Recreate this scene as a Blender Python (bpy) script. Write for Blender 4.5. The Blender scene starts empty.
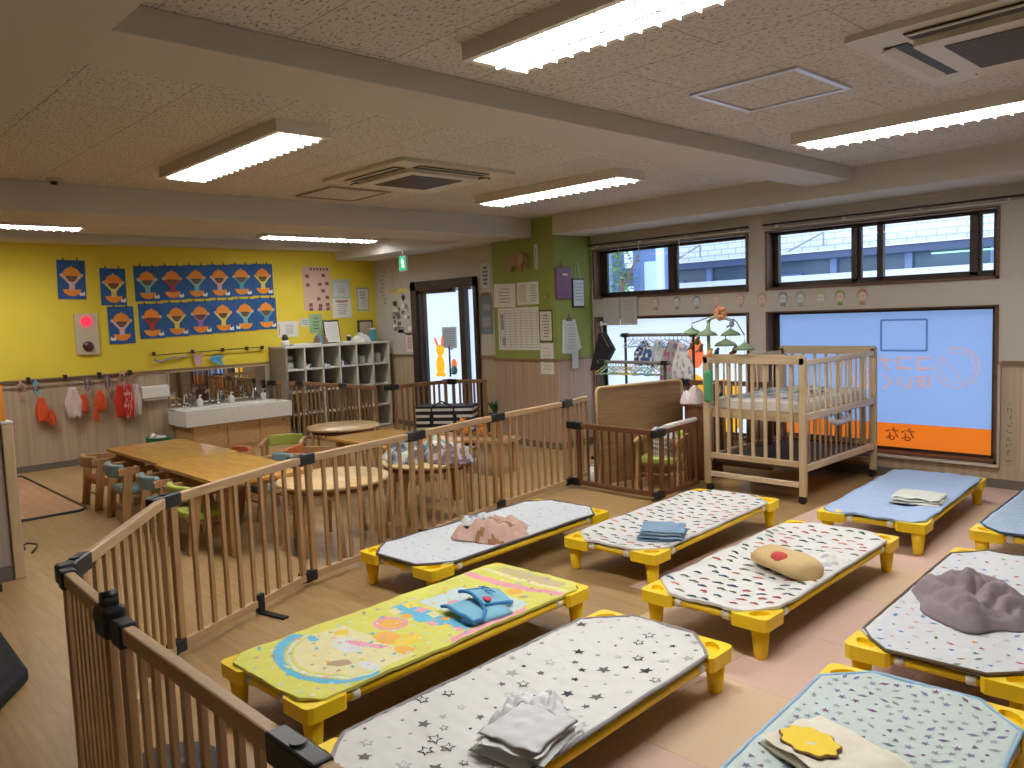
import bpy, bmesh, math, random
from mathutils import Vector, Matrix, noise
PI = math.pi
random.seed(7)
S = bpy.context.scene
COL = S.collection

# ------------------------------------------------------------------ materials
MATS = {}
def _new(name):
    m = bpy.data.materials.new(name); m.use_nodes = True
    return m, m.node_tree.nodes, m.node_tree.links, m.node_tree.nodes['Principled BSDF']
def plain(name, c, rough=0.6, metal=0.0, noise_amt=0.06, nscale=20, bump=0.0, bscale=60, emit=0, sheen=0):
    if name in MATS: return MATS[name]
    m, N, L, B = _new(name)
    B.inputs['Roughness'].default_value = rough; B.inputs['Metallic'].default_value = metal
    if sheen: B.inputs['Sheen Weight'].default_value = sheen
    tc = N.new('ShaderNodeTexCoord')
    nz = N.new('ShaderNodeTexNoise'); nz.inputs['Scale'].default_value = nscale; nz.inputs['Detail'].default_value = 4
    L.new(tc.outputs['Object'], nz.inputs['Vector'])
    mx = N.new('ShaderNodeMix'); mx.data_type = 'RGBA'
    a = [max(0, x*(1-noise_amt)) for x in c]; b = [min(1, x*(1+noise_amt)) for x in c]
    mx.inputs[6].default_value = (*a, 1); mx.inputs[7].default_value = (*b, 1)
    L.new(nz.outputs['Fac'], mx.inputs[0]); L.new(mx.outputs[2], B.inputs['Base Color'])
    if bump:
        n2 = N.new('ShaderNodeTexNoise'); n2.inputs['Scale'].default_value = bscale
        L.new(tc.outputs['Object'], n2.inputs['Vector'])
        bp = N.new('ShaderNodeBump'); bp.inputs['Strength'].default_value = bump; bp.inputs['Distance'].default_value = 0.01
        L.new(n2.outputs['Fac'], bp.inputs['Height']); L.new(bp.outputs[0], B.inputs['Normal'])
    if emit:
        B.inputs['Emission Color'].default_value = (*c, 1); B.inputs['Emission Strength'].default_value = emit
    MATS[name] = m; return m
def wood(name, c1, c2, axis='x', scale=6, rough=0.45, stretch=12, streak=1.0):
    """long grain running along the given object axis"""
    if name in MATS: return MATS[name]
    m, N, L, B = _new(name); B.inputs['Roughness'].default_value = rough
    tc = N.new('ShaderNodeTexCoord'); mp = N.new('ShaderNodeMapping')
    sc = [scale*stretch/4]*3; sc['xyz'.index(axis)] = scale/4
    mp.inputs['Scale'].default_value = sc
    L.new(tc.outputs['Object'], mp.inputs['Vector'])
    nz = N.new('ShaderNodeTexNoise'); nz.inputs['Scale'].default_value = 2.0; nz.inputs['Detail'].default_value = 8; nz.inputs['Distortion'].default_value = .6
    L.new(mp.outputs[0], nz.inputs['Vector'])
    cr = N.new('ShaderNodeValToRGB'); cr.color_ramp.elements[0].position = .3; cr.color_ramp.elements[1].position = .7
    cr.color_ramp.elements[0].color = (*c1, 1); cr.color_ramp.elements[1].color = (*c2, 1)
    L.new(nz.outputs['Fac'], cr.inputs[0]); L.new(cr.outputs[0], B.inputs['Base Color'])
    MATS[name] = m; return m
def brickmat(name, c1, c2, mortar, w, h, msize, rot=0, rough=.4, grain=True, offs=.5, coords='Object', vert=False, mortar_s=0.1):
    m, N, L, B = _new(name); B.inputs['Roughness'].default_value = rough
    tc = N.new('ShaderNodeTexCoord'); mp = N.new('ShaderNodeMapping')
    if vert: mp.inputs['Rotation'].default_value = vert
    else: mp.inputs['Rotation'].default_value = (0, 0, rot)
    L.new(tc.outputs[coords], mp.inputs['Vector'])
    br = N.new('ShaderNodeTexBrick'); br.offset = offs
    br.inputs['Scale'].default_value = 1; br.inputs['Brick Width'].default_value = w; br.inputs['Row Height'].default_value = h
    br.inputs['Mortar Size'].default_value = msize; br.inputs['Mortar Smooth'].default_value = mortar_s; br.inputs['Bias'].default_value = 0
    br.inputs['Color1'].default_value = (*c1, 1); br.inputs['Color2'].default_value = (*c2, 1); br.inputs['Mortar'].default_value = (*mortar, 1)
    L.new(mp.outputs[0], br.inputs['Vector'])
    out = br.outputs['Color']
    if grain:
        m2 = N.new('ShaderNodeMapping'); m2.inputs['Scale'].default_value = (1.2, 14, 1)
        L.new(mp.outputs[0], m2.inputs['Vector'])
        nz = N.new('ShaderNodeTexNoise'); nz.inputs['Scale'].default_value = 3; nz.inputs['Detail'].default_value = 8; nz.inputs['Distortion'].default_value = .5
        L.new(m2.outputs[0], nz.inputs['Vector'])
        cr = N.new('ShaderNodeValToRGB'); cr.color_ramp.elements[0].position = .25; cr.color_ramp.elements[1].position = .75
        cr.color_ramp.elements[0].color = (.72, .70, .66, 1); cr.color_ramp.elements[1].color = (1.08, 1.08, 1.08, 1)
        L.new(nz.outputs['Fac'], cr.inputs[0])
        mx = N.new('ShaderNodeMix'); mx.data_type = 'RGBA'; mx.blend_type = 'MULTIPLY'; mx.inputs[0].default_value = .8
        L.new(out, mx.inputs[6]); L.new(cr.outputs[0], mx.inputs[7]); out = mx.outputs[2]
    L.new(out, B.inputs['Base Color'])
    MATS[name] = m; return m
def ceilingmat():
    m, N, L, B = _new('ceiling_tile'); B.inputs['Roughness'].default_value = .9
    tc = N.new('ShaderNodeTexCoord')
    mp = N.new('ShaderNodeMapping'); mp.inputs['Scale'].default_value = (24, 55, 1)
    L.new(tc.outputs['Object'], mp.inputs['Vector'])
    nz = N.new('ShaderNodeTexNoise'); nz.inputs['Scale'].default_value = 1.6; nz.inputs['Detail'].default_value = 3; nz.inputs['Roughness'].default_value = .6
    L.new(mp.outputs[0], nz.inputs['Vector'])
    cr = N.new('ShaderNodeValToRGB'); cr.color_ramp.elements[0].position = .39; cr.color_ramp.elements[1].position = .43
    cr.color_ramp.elements[0].color = (.27, .24, .205, 1); cr.color_ramp.elements[1].color = (.62, .585, .54, 1)
    L.new(nz.outputs['Fac'], cr.inputs[0])
    br = N.new('ShaderNodeTexBrick'); br.offset = .5; br.inputs['Scale'].default_value = 1
    br.inputs['Brick Width'].default_value = .91; br.inputs['Row Height'].default_value = .455; br.inputs['Mortar Size'].default_value = .003
    br.inputs['Color1'].default_value = (1, 1, 1, 1); br.inputs['Color2'].default_value = (.95, .95, .95, 1); br.inputs['Mortar'].default_value = (.55, .52, .48, 1)
    L.new(tc.outputs['Object'], br.inputs['Vector'])
    mx = N.new('ShaderNodeMix'); mx.data_type = 'RGBA'; mx.blend_type = 'MULTIPLY'; mx.inputs[0].default_value = 1
    L.new(cr.outputs[0], mx.inputs[6]); L.new(br.outputs['Color'], mx.inputs[7]); L.new(mx.outputs[2], B.inputs['Base Color'])
    return m
def emis(name, c, s):
    if name in MATS: return MATS[name]
    m = bpy.data.materials.new(name); m.use_nodes = True; N = m.node_tree.nodes; L = m.node_tree.links; N.clear()
    e = N.new('ShaderNodeEmission'); e.inputs[0].default_value = (*c, 1); e.inputs[1].default_value = s
    o = N.new('ShaderNodeOutputMaterial'); L.new(e.outputs[0], o.inputs[0]); MATS[name] = m; return m
def film(name, c, tr, em):
    """frosted film on a daylight-lit pane: lets light through diffusely and glows with the day behind it"""
    m = bpy.data.materials.new(name); m.use_nodes = True; N = m.node_tree.nodes; L = m.node_tree.links; N.clear()
    t = N.new('ShaderNodeBsdfTranslucent'); t.inputs[0].default_value = (*c, 1)
    d = N.new('ShaderNodeBsdfDiffuse'); d.inputs[0].default_value = (*[x*.5 for x in c], 1)
    mx = N.new('ShaderNodeMixShader'); mx.inputs[0].default_value = tr
    L.new(d.outputs[0], mx.inputs[1]); L.new(t.outputs[0], mx.inputs[2])
    e = N.new('ShaderNodeEmission'); e.inputs[0].default_value = (*c, 1); e.inputs[1].default_value = em
    ad = N.new('ShaderNodeAddShader'); L.new(mx.outputs[0], ad.inputs[0]); L.new(e.outputs[0], ad.inputs[1])
    o = N.new('ShaderNodeOutputMaterial'); L.new(ad.outputs[0], o.inputs[0]); MATS[name] = m; return m
def glassmat():
    m = bpy.data.materials.new('window_glass'); m.use_nodes = True; N = m.node_tree.nodes; L = m.node_tree.links; N.clear()
    t = N.new('ShaderNodeBsdfTransparent'); t.inputs[0].default_value = (.93, .96, 1, 1)
    g = N.new('ShaderNodeBsdfGlossy'); g.inputs['Roughness'].default_value = .02
    mx = N.new('ShaderNodeMixShader'); mx.inputs[0].default_value = .06
    L.new(t.outputs[0], mx.inputs[1]); L.new(g.outputs[0], mx.inputs[2])
    o = N.new('ShaderNodeOutputMaterial'); L.new(mx.outputs[0], o.inputs[0]); return m

OAK = wood('fence_oak', (.37, .22, .10), (.50, .32, .16), 'z')
OAKX = wood('fence_oak_rail', (.45, .295, .155), (.58, .405, .235), 'x')
DARKZ = wood('dark_brown_slat', (.12, .045, .02), (.18, .075, .035), 'z')
DARKX = wood('dark_brown_rail', (.12, .045, .02), (.18, .075, .035), 'x')
PINEZ = wood('crib_beech', (.48, .36, .21), (.60, .46, .29), 'z')
PINEX = wood('crib_beech_rail', (.48, .36, .21), (.60, .46, .29), 'x')
PINEY = wood('crib_beech_side_rail', (.60, .47, .32), (.74, .60, .42), 'y')
TABLE = wood('honey_table_top', (.52, .25, .055), (.64, .34, .085), 'x', rough=.16, stretch=8)
CHW = wood('chair_wood', (.40, .22, .09), (.52, .31, .14), 'z')
MAPLE = wood('pale_maple', (.58, .40, .19), (.72, .53, .28), 'x', rough=.3)
BOARDW = wood('board_walnut_face', (.27, .16, .075), (.37, .235, .115), 'x')
CABW = wood('cabinet_beech', (.50, .30, .13), (.60, .38, .18), 'y')
WHITE = plain('white_paint', (.78, .77, .74), .55, noise_amt=.02)
CREAM = plain('cream_wallpaper', (.52, .49, .43), .85, noise_amt=.04, nscale=6, bump=.08, bscale=120)
BEAM = plain('beam_paint', (.56, .53, .48), .7, noise_amt=.02, nscale=5)
YEL = plain('yellow_wallpaper', (.75, .595, .05), .8, noise_amt=.05, nscale=4, bump=.08, bscale=120)
GRN = plain('green_wallpaper', (.24, .28, .06), .8, noise_amt=.06, nscale=5, bump=.08, bscale=120)
ORG = plain('orange_board', (.85, .33, .04), .7)
DKF = plain('dark_bronze_frame', (.05, .035, .028), .4, metal=.3)
BRF = wood('brown_window_casing', (.10, .045, .025), (.16, .075, .04), 'x')
BLK = plain('black_plastic', (.012, .014, .018), .4, noise_amt=.1)
CHROME = plain('chrome', (.7, .7, .7), .15, metal=1)
ALU = plain('aluminium', (.7, .72, .75), .35, metal=.8)
YP = plain('yellow_plastic', (.95, .68, .02), .35, noise_amt=.03)
YPD = plain('yellow_tube', (.86, .58, .02), .4, noise_amt=.04)
STRAP = plain('white_strap', (.75, .74, .70), .8)
GLASS = glassmat()
BASEB = plain('grey_baseboard', (.14, .12, .10), .6)
PAPER = plain('paper_white', (.72, .70, .65), .8, noise_amt=.03)
PAPER2 = plain('paper_cool', (.60, .62, .63), .8, noise_amt=.03)
INK = plain('grey_ink', (.16, .16, .17), .8)
INKB = plain('blue_grey_ink', (.25, .28, .34), .8)
def col(name, r, g, b, rough=.8, **k): return plain(name, (r, g, b), rough, **k)
RED = col('red_cloth', .55, .03, .015); ORC = col('orange_red_cloth', .65, .09, .02)
PINK = col('pink_cloth', .62, .36, .33); PALE = col('pale_pink_cloth', .66, .52, .50)
WCL = col('white_cloth', .76, .75, .72); LBL = col('light_blue_cloth', .28, .42, .60)
PADB = col('pad_blue', .24, .38, .42, .5); PADG = col('pad_green', .42, .48, .09, .5); PADO = col('pad_orange', .55, .16, .05, .5)
NAVY = col('navy_print', .02, .035, .07); REDP = col('red_print', .50, .09, .06); GRP = col('green_print', .12, .28, .12)
ORP = col('orange_print', .75, .30, .06); GYP = col('grey_print', .30, .31, .33); BLUP = col('blue_print', .08, .22, .50)
TEAL = col('teal_print', .10, .35, .38); PURP = col('purple_print', .24, .14, .28); PINKP = col('pink_print', .75, .32, .36)
YELP = col('yellow_print', .85, .62, .05); BRNP = col('brown_print', .20, .10, .05); LIME = col('lime_print', .68, .68, .14)
BOARDB = col('blue_card', .012, .085, .27, .7); SKIN = col('brown_face_card', .16, .07, .04); BUN = col('orange_bun_card', .80, .28, .035)
SBLUE = col('sky_blue_cut', .10, .45, .70)

# ------------------------------------------------------------------ mesh builder
class MB:
    def __init__(s): s.b = bmesh.new(); s.mi = 0
    def _mi(s, faces):
        for f in faces: f.material_index = s.mi
    def box(s, c, d, rz=0, bev=0, rx=0, ry=0):
        old = set(s.b.faces)
        M = Matrix.Translation(c) @ Matrix.Rotation(rz, 4, 'Z') @ Matrix.Rotation(ry, 4, 'Y') @ Matrix.Rotation(rx, 4, 'X') @ Matrix.Diagonal((*d, 1))
        r = bmesh.ops.create_cube(s.b, size=1, matrix=M)
        if bev:
            es = list({e for v in r['verts'] for e in v.link_edges})
            bmesh.ops.bevel(s.b, geom=es, offset=bev, segments=2, affect='EDGES', profile=.5)
        s._mi([f for f in s.b.faces if f not in old])
        return s
    def bar(s, p0, p1, w, t=None, bev=0):
        """rectangular bar from p0 to p1, w wide, t thick"""
        p0 = Vector(p0); p1 = Vector(p1); t = t or w; v = p1-p0
        q = v.to_track_quat('Z', 'Y').to_matrix().to_4x4()
        M = Matrix.Translation((p0+p1)/2) @ q @ Matrix.Diagonal((w, t, v.length, 1))
        n0 = len(s.b.faces)
        bmesh.ops.create_cube(s.b, size=1, matrix=M)
        s._mi(list(s.b.faces)[n0:]); return s
    def cyl(s, p0, p1, r0, r1=None, n=16, cap=True):
        p0 = Vector(p0); p1 = Vector(p1); v = p1-p0; r1 = r0 if r1 is None else r1
        q = v.to_track_quat('Z', 'Y').to_matrix().to_4x4()
        n0 = len(s.b.faces)
        bmesh.ops.create_cone(s.b, cap_ends=cap, segments=n, radius1=r0, radius2=r1, depth=v.length, matrix=Matrix.Translation((p0+p1)/2) @ q)
        fs = list(s.b.faces)[n0:]; s._mi(fs)
        for f in fs: f.smooth = len(f.verts) == 4
        return s
    def sph(s, c, r, sc=(1, 1, 1), n=14):
        n0 = len(s.b.faces)
        bmesh.ops.create_uvsphere(s.b, u_segments=n, v_segments=max(6, n//2+2), radius=r, matrix=Matrix.Translation(c) @ Matrix.Diagonal((*sc, 1)))
        fs = list(s.b.faces)[n0:]; s._mi(fs)
        for f in fs: f.smooth = True
        return s
    def tube(s, pts, r, n=8, closed=False):
        pts = [Vector(p) for p in pts]; rings = []; m = len(pts)
        rr = r if isinstance(r, (list, tuple)) else [r]*m
        up = Vector((0, 0, 1))
        for i, p in enumerate(pts):
            a = pts[(i-1) % m] if (closed or i) else p; b = pts[(i+1) % m] if (closed or i < m-1) else p
            t = (b-a).normalized()
            x = t.cross(up)
            if x.length < 1e-3: x = t.cross(Vector((0, 1, 0)))
            x.normalize(); y = t.cross(x)
            rings.append([s.b.verts.new(p+rr[i]*(math.cos(2*PI*k/n)*x+math.sin(2*PI*k/n)*y)) for k in range(n)])
        for i in range(m if closed else m-1):
            A = rings[i]; B = rings[(i+1) % m]
            for k in range(n):
                f = s.b.faces.new((A[k], A[(k+1) % n], B[(k+1) % n], B[k])); f.smooth = True; f.material_index = s.mi
        if not closed:
            for R_ in (rings[0], rings[-1]):
                f = s.b.faces.new(R_); f.material_index = s.mi
        return s
    def lathe(s, c, prof, n=20, axis='z'):
        c = Vector(c); rings = []
        for r, z in prof:
            rings.append([s.b.verts.new(c+Vector((r*math.cos(2*PI*k/n), r*math.sin(2*PI*k/n), z))) for k in range(n)])
        for A, B in zip(rings, rings[1:]):
            for k in range(n):
                f = s.b.faces.new((A[k], A[(k+1) % n], B[(k+1) % n], B[k])); f.smooth = True; f.material_index = s.mi
        for R_ in (rings[0], rings[-1]):
            f = s.b.faces.new(R_); f.material_index = s.mi
        return s
    def prism(s, pts, z0, z1, plane='xy'):
        """extrude a 2D outline; plane 'xy' along z, 'xz' along y (z0,z1 are the extrusion limits), 'yz' along x"""
        def P(p, h):
            return {'xy': (p[0], p[1], h), 'xz': (p[0], h, p[1]), 'yz': (h, p[0], p[1])}[plane]
        A = [s.b.verts.new(P(p, z0)) for p in pts]; B = [s.b.verts.new(P(p, z1)) for p in pts]; n = len(pts)
        fs = [s.b.faces.new(A[::-1]), s.b.faces.new(B)]
        for k in range(n): fs.append(s.b.faces.new((A[k], A[(k+1) % n], B[(k+1) % n], B[k])))
        s._mi(fs); return s
    def quad(s, a, b, c, d):
        f = s.b.faces.new([s.b.verts.new(p) for p in (a, b, c, d)]); f.material_index = s.mi; return s
    def poly(s, pts):
        f = s.b.faces.new([s.b.verts.new(p) for p in pts]); f.material_index = s.mi; return s
    def to(s, name, mats, parent=None, loc=(0, 0, 0), rz=0, smooth=False, recalc=True):
        if recalc: bmesh.ops.recalc_face_normals(s.b, faces=s.b.faces)
        me = bpy.data.meshes.new(name); s.b.to_mesh(me); s.b.free()
        for m in (mats if isinstance(mats, (list, tuple)) else [mats]): me.materials.append(m)
        if smooth:
            for p in me.polygons: p.use_smooth = True
        o = bpy.data.objects.new(name, me); COL.objects.link(o)
        if parent: o.parent = parent
        o.location = loc; o.rotation_euler = (0, 0, rz)
        return o
def tag(o, label, cat, group=None, kind=None):
    o['label'] = label; o['category'] = cat
    if group: o['group'] = group
    if kind: o['kind'] = kind
    return o
def thing(name, label, cat, loc=(0, 0, 0), rz=0, group=None):
    o = bpy.data.objects.new(name, None); COL.objects.link(o); o.empty_display_size = .05
    o.location = loc; o.rotation_euler = (0, 0, rz)
    return tag(o, label, cat, group)
def struct(o): o['kind'] = 'structure'; return o
def kids(o): return [c for c in bpy.data.objects if c.parent == o]
def copy_tree(o, parent=None, ch=None):
    ch = ch or {}
    c = o.copy(); COL.objects.link(c)
    if parent: c.parent = parent
    for k in kids(o): copy_tree(k, c)
    return c
def SB(name, c, d, mat, parent=None):
    o = MB().box((0, 0, 0), d).to(name, mat, parent, c); 
    if not parent: struct(o)
    return o
def text_obj(name, body, size, mat, parent=None, loc=(0, 0, 0), rot=(PI/2, 0, 0), ext=.001, mirror=False, align='CENTER'):
    cu = bpy.data.curves.new(name, 'FONT'); cu.body = body; cu.size = size; cu.extrude = ext; cu.offset = (.0035 if size > .14 else .0008 if size > .1 else 0); cu.align_x = align; cu.align_y = 'CENTER'
    t = bpy.data.objects.new('t', cu); COL.objects.link(t); bpy.context.view_layer.update()
    me = bpy.data.meshes.new_from_object(t.evaluated_get(bpy.context.evaluated_depsgraph_get()))
    bpy.data.objects.remove(t)
    if mirror: me.transform(Matrix.Diagonal((-1, 1, 1, 1))); me.flip_normals()
    me.materials.clear(); me.materials.append(mat)
    o = bpy.data.objects.new(name, me); COL.objects.link(o); o.parent = parent; o.location = loc; o.rotation_euler = rot
    return o
def rrect(w, h, r, n=5, cx=0, cy=0):
    pts = []
    for (sx, sy, a0) in ((1, 1, 0), (-1, 1, 90), (-1, -1, 180), (1, -1, 270)):
        for k in range(n+1):
            a = math.radians(a0+90*k/n); pts.append((cx+sx*(w/2-r)+r*math.cos(a), cy+sy*(h/2-r)+r*math.sin(a)))
    return pts
def ell(cx, cy, rx, ry, a0=0, a1=360, n=18, rot=0):
    out = []
    full = abs(a1-a0) >= 360
    for k in range(n if full else n+1):
        a = math.radians(a0+(a1-a0)*k/n); x = rx*math.cos(a); y = ry*math.sin(a)
        out.append((cx+x*math.cos(rot)-y*math.sin(rot), cy+x*math.sin(rot)+y*math.cos(rot)))
    return out
def star(cx, cy, r, rot=0, q=.45):
    return [(cx+(r if k % 2 == 0 else r*q)*math.cos(rot+k*PI/5), cy+(r if k % 2 == 0 else r*q)*math.sin(rot+k*PI/5)) for k in range(10)]

# ------------------------------------------------------------------ room shell
YW, XL, YD, CEIL = 6.95, -9.85, 6.65, 2.54
XR, YB = 1.7, -2.4
FLOORM = brickmat('oak_plank_floor', (.385, .245, .108), (.445, .29, .132), (.31, .19, .085), 1.25, .152, .0012, rough=.36, offs=.37)
SB('floor', ((XL+XR)/2, (YB+YW+.3)/2, -.05), (XR-XL+.6, YW-YB+.9, .1), FLOORM)
SB('ceiling', ((XL+XR)/2, (YB+YW+.3)/2, CEIL+.05), (XR-XL+.6, YW-YB+.9, .1), ceilingmat())
WAINS = brickmat('beech_wainscot', (.36, .285, .21), (.39, .31, .23), (.33, .26, .19), 3, .10, .002, vert=(0, PI/2, 0), grain=True, rough=.6)
# wainscot grain: vertical stripes on both wall directions
def stripes(name, c1, c2, axis, f=26):
    m, N, L, B = _new(name); B.inputs['Roughness'].default_value = .6
    tc = N.new('ShaderNodeTexCoord'); mp = N.new('ShaderNodeMapping')
    sc = [f, f, f]; sc[2] = .6
    mp.inputs['Scale'].default_value = sc; L.new(tc.outputs['Object'], mp.inputs['Vector'])
    nz = N.new('ShaderNodeTexNoise'); nz.inputs['Scale'].default_value = 1; nz.inputs['Detail'].default_value = 5
    L.new(mp.outputs[0], nz.inputs['Vector'])
    cr = N.new('ShaderNodeValToRGB'); cr.color_ramp.elements[0].position = .35; cr.color_ramp.elements[1].position = .65
    cr.color_ramp.elements[0].color = (*c1, 1); cr.color_ramp.elements[1].color = (*c2, 1)
    L.new(nz.outputs['Fac'], cr.inputs[0]); L.new(cr.outputs[0], B.inputs['Base Color']); return m
WL = stripes('wainscot_wood', (.39, .30, .205), (.48, .375, .265), 'y')
WP = stripes('wainscot_pinkish', (.36, .24, .17), (.46, .33, .25), 'y', 40)
TRIMW = wood('wainscot_cap', (.20, .12, .06), (.28, .18, .09), 'x')
# left (yellow) wall, facing +x
SB('wall_left', (XL-.1, (YB+YW)/2, (1+CEIL)/2), (.2, YW-YB+.6, CEIL-1.0), YEL)
SB('wall_left_lower', (XL-.1, (YB+YW)/2, .5), (.2, YW-YB+.6, 1.0), WL)
SB('trim_1', (XL+.008, (YB+YD)/2, .985), (.016, YD-YB, .035), TRIMW)
SB('baseboard_left', (XL+.006, (YB+YD)/2, .035), (.012, YD-YB, .07), BASEB)
# door wall: pieces left, right and above of the door opening
DX0, DX1, DZ = -8.94, -7.58, 1.99
for nm, x0, x1 in (('wall_door', XL, DX0), ('wall_door_right', DX1, -6.95)):
    SB(nm, ((x0+x1)/2, YD+.15, (1+CEIL)/2), (x1-x0, .3, CEIL-1.0), CREAM)
    SB(nm+'_lower', ((x0+x1)/2, YD+.15, .5), (x1-x0, .3, 1.0), WL)
    SB('trim_2', ((x0+x1)/2, YD-.008, .99), (x1-x0, .016, .03), TRIMW)
    SB('baseboard_door', ((x0+x1)/2, YD-.006, .035), (x1-x0, .012, .07), BASEB)
SB('wall_door_top', ((DX0+DX1)/2, YD+.15, (DZ+CEIL)/2), (DX1-DX0, .3, CEIL-DZ), CREAM)
# pilaster
CX0, CX1, CY = -6.97, -5.97, 6.35
SB('wall_pilaster', ((CX0+CX1)/2, (CY+YW)/2+.1, (1+CEIL)/2), (CX1-CX0, YW-CY+.2, CEIL-1.0), GRN)
SB('wall_pilaster_lower', ((CX0+CX1)/2, (CY+YW)/2+.1, .5), (CX1-CX0, YW-CY+.2, 1.0), WP)
o = MB().box(((CX0+CX1)/2, CY-.007, 0), (CX1-CX0+.028, .014, .03)).box((CX1+.007, (CY+YW)/2, 0), (.014, YW-CY, .03)).to('trim_3', TRIMW, None, (0, 0, .985)); struct(o)
o = MB().box(((CX0+CX1)/2, CY-.006, 0), (CX1-CX0+.024, .012, .075)).box((CX1+.006, (CY+YW)/2, 0), (.012, YW-CY, .075)).to('baseboard_pilaster', BASEB, None, (0, 0, .0375)); struct(o)
# window wall with four openings
W1 = (-5.94, -4.01); W2 = (-3.83, -1.89); UP = (1.632, 2.18); LO = (.195, 1.434)
def wall_piece(nm, x0, x1, z0, z1, m): SB(nm, ((x0+x1)/2, YW+.14, (z0+z1)/2), (x1-x0, .28, z1-z0), m)
wall_piece('wall_window', -6.0, XR+.2, UP[1], CEIL, CREAM)
wall_piece('wall_window_band', -6.0, XR+.2, LO[1], UP[0], CREAM)
wall_piece('wall_window_base', -6.0, XR+.2, 0, LO[0], WL)
for nm, x0, x1 in (('wall_window_pier_1', -6.0, W1[0]), ('wall_window_pier_2', W1[1], W2[0]), ('wall_window_pier_3', W2[1], XR+.2)):
    wall_piece(nm, x0, x1, UP[0], UP[1], CREAM)
    wall_piece(nm+'_upper', x0, x1, 1.0, LO[1], CREAM)
    wall_piece(nm+'_lower', x0, x1, LO[0], 1.0, WL)
SB('trim_4', ((W2[1]+XR)/2+.03, YW-.008, .985), (XR-W2[1], .016, .035), TRIMW)
SB('trim_5', (-1.71, YW-.01, .56), (.03, .02, .80), wood('pale_trim', (.5, .38, .24), (.6, .47, .3), 'z'))
SB('baseboard_window', ((-5.96+XR)/2, YW-.006, .04), (XR+5.96, .012, .08), BASEB)
SB('wall_right', (XR+.1, (YB+YW)/2, CEIL/2), (.2, YW-YB+.6, CEIL), CREAM)
SB('wall_back', ((XL+XR)/2, YB-.1, CEIL/2), (XR-XL, .2, CEIL), CREAM)
# ceiling beams
def beam(nm, x0, x1, y0, y1, z0): 
    o = MB().box((0, 0, 0), (x1-x0, y1-y0, CEIL-z0), bev=.004).to(nm, BEAM, None, ((x0+x1)/2, (y0+y1)/2, (z0+CEIL)/2)); struct(o)
beam('ceiling_beam', -3.13, -2.74, .91, 6.33, 2.44)
beam('ceiling_beam', -6.95, -6.3, .91, CY, 2.335)
beam('ceiling_beam', CX1, XR, 6.33, YW, 2.335)
beam('ceiling_beam', XL, XR, YB, .91, 2.435)
beam('ceiling_beam', XL, -6.96, 6.02, YD, 2.345)
beam('ceiling_beam', XL, -9.45, .91, 6.02, 2.46)
# low partition at the far left with its end post
SB('wall_partition', (-5.66, -.6, .48), (.1, 3.3, .96), stripes('partition_lilac', (.36, .29, .27), (.46, .39, .36), 'y', 30))
SB('baseboard_partition', (-5.604, -.6, .045), (.012, 3.3, .09), BASEB)
o = MB().box((-5.655, 1.085, .48), (.125, .06, .96), bev=.006).to('trim_6', PINEZ); struct(o)
o = MB().box((-5.655, 1.085, .967), (.135, .07, .016), bev=.005).to('trim_7', WHITE); struct(o)
SB('wall_partition_panel', (-5.63, -.565, 1.085), (.05, 3.30, .215), ORG)

# windows -------------------------------------------------------------------
def window(n, xr, zr, lower):
    x0, x1 = xr; z0, z1 = zr; cx, cz = (x0+x1)/2, (z0+z1)/2; w, h = x1-x0, z1-z0
    o = thing('window_%d' % n, '', '', (cx, YW, cz)); del o['label']; del o['category']; o['kind'] = 'structure'
    m = MB(); t = .022
    for (c, d) in (((0, .06, h/2-.006), (w, .15, .012)), ((0, .06, -h/2+t/2), (w, .15, t)), ((-w/2+t/2, .06, 0), (t, .15, h)), ((w/2-t/2, .06, 0), (t, .15, h))): m.box(c, d)
    m.to('window_casing', BRF, o)
    m = MB(); t = .05; iw, ih = w-.044, h-.044
    for (c, d) in (((0, .13, h/2-.012-.011), (iw, .05, .022)), ((0, .13, -ih/2+(.011 if lower else t/2)), (iw, .05, .022 if lower else t)), ((-iw/2+t/2, .13, 0), (t, .05, ih)), ((iw/2-t/2, .13, 0), (t, .05, ih))): m.box(c, d)
    m.to('window_frame', DKF, o)
    return o, cx, cz, w, h
def pane(o, x0, x1, z0, z1, y, mat, name='glass_pane'):
    return MB().box((0, 0, 0), (x1-x0, .006, z1-z0)).to(name, mat, o, ((x0+x1)/2, y, (z0+z1)/2))
def sash(o, x0, x1, z0, z1, y, lw=.035, rw=.035):
    m = MB(); t = .025
    m.box(((x0+x1)/2, y, z1-.008), (x1-x0, .03, .016)).box(((x0+x1)/2, y, z0+t/2), (x1-x0, .03, t)).box((x0+lw/2, y, (z0+z1)/2), (lw, .03, z1-z0)).box((x1-rw/2, y, (z0+z1)/2), (rw, .03, z1-z0))
    s = m.to('sash', DKF, o); pane(s, x0+lw, x1-rw, z0+t, z1-.016, y, GLASS); return s
o, cx, cz, w, h = window(1, W1, UP, False)
sash(o, -5.87-cx, -4.93-cx, -.235, .25, .115, .05, .07); sash(o, -4.93-cx, -4.06-cx, -.235, .25, .14, .03, .03)
MB().box((0, 0, 0), (.02, .02, .05)).to('latch', BLK, o, (-4.96-cx, .125, -.02))
o, cx, cz, w, h = window(2, W2, UP, False)
sash(o, -3.79-cx, -3.02-cx, -.235, .25, .115, .035, .05); sash(o, -3.02-cx, -2.80-cx, -.235, .25, .14, .03, .03)
sash(o, -2.85-cx, -2.07-cx, -.235, .25, .115, .05, .06); sash(o, -2.07-cx, -1.93-cx, -.235, .25, .14, .02, .02)
MB().box((0, 0, 0), (.02, .02, .05)).to('latch', BLK, o, (-3.05-cx, .125, -.02))
FB = film('blue_frosted_film', (.42, .61, .93), .32, .33)
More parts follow.
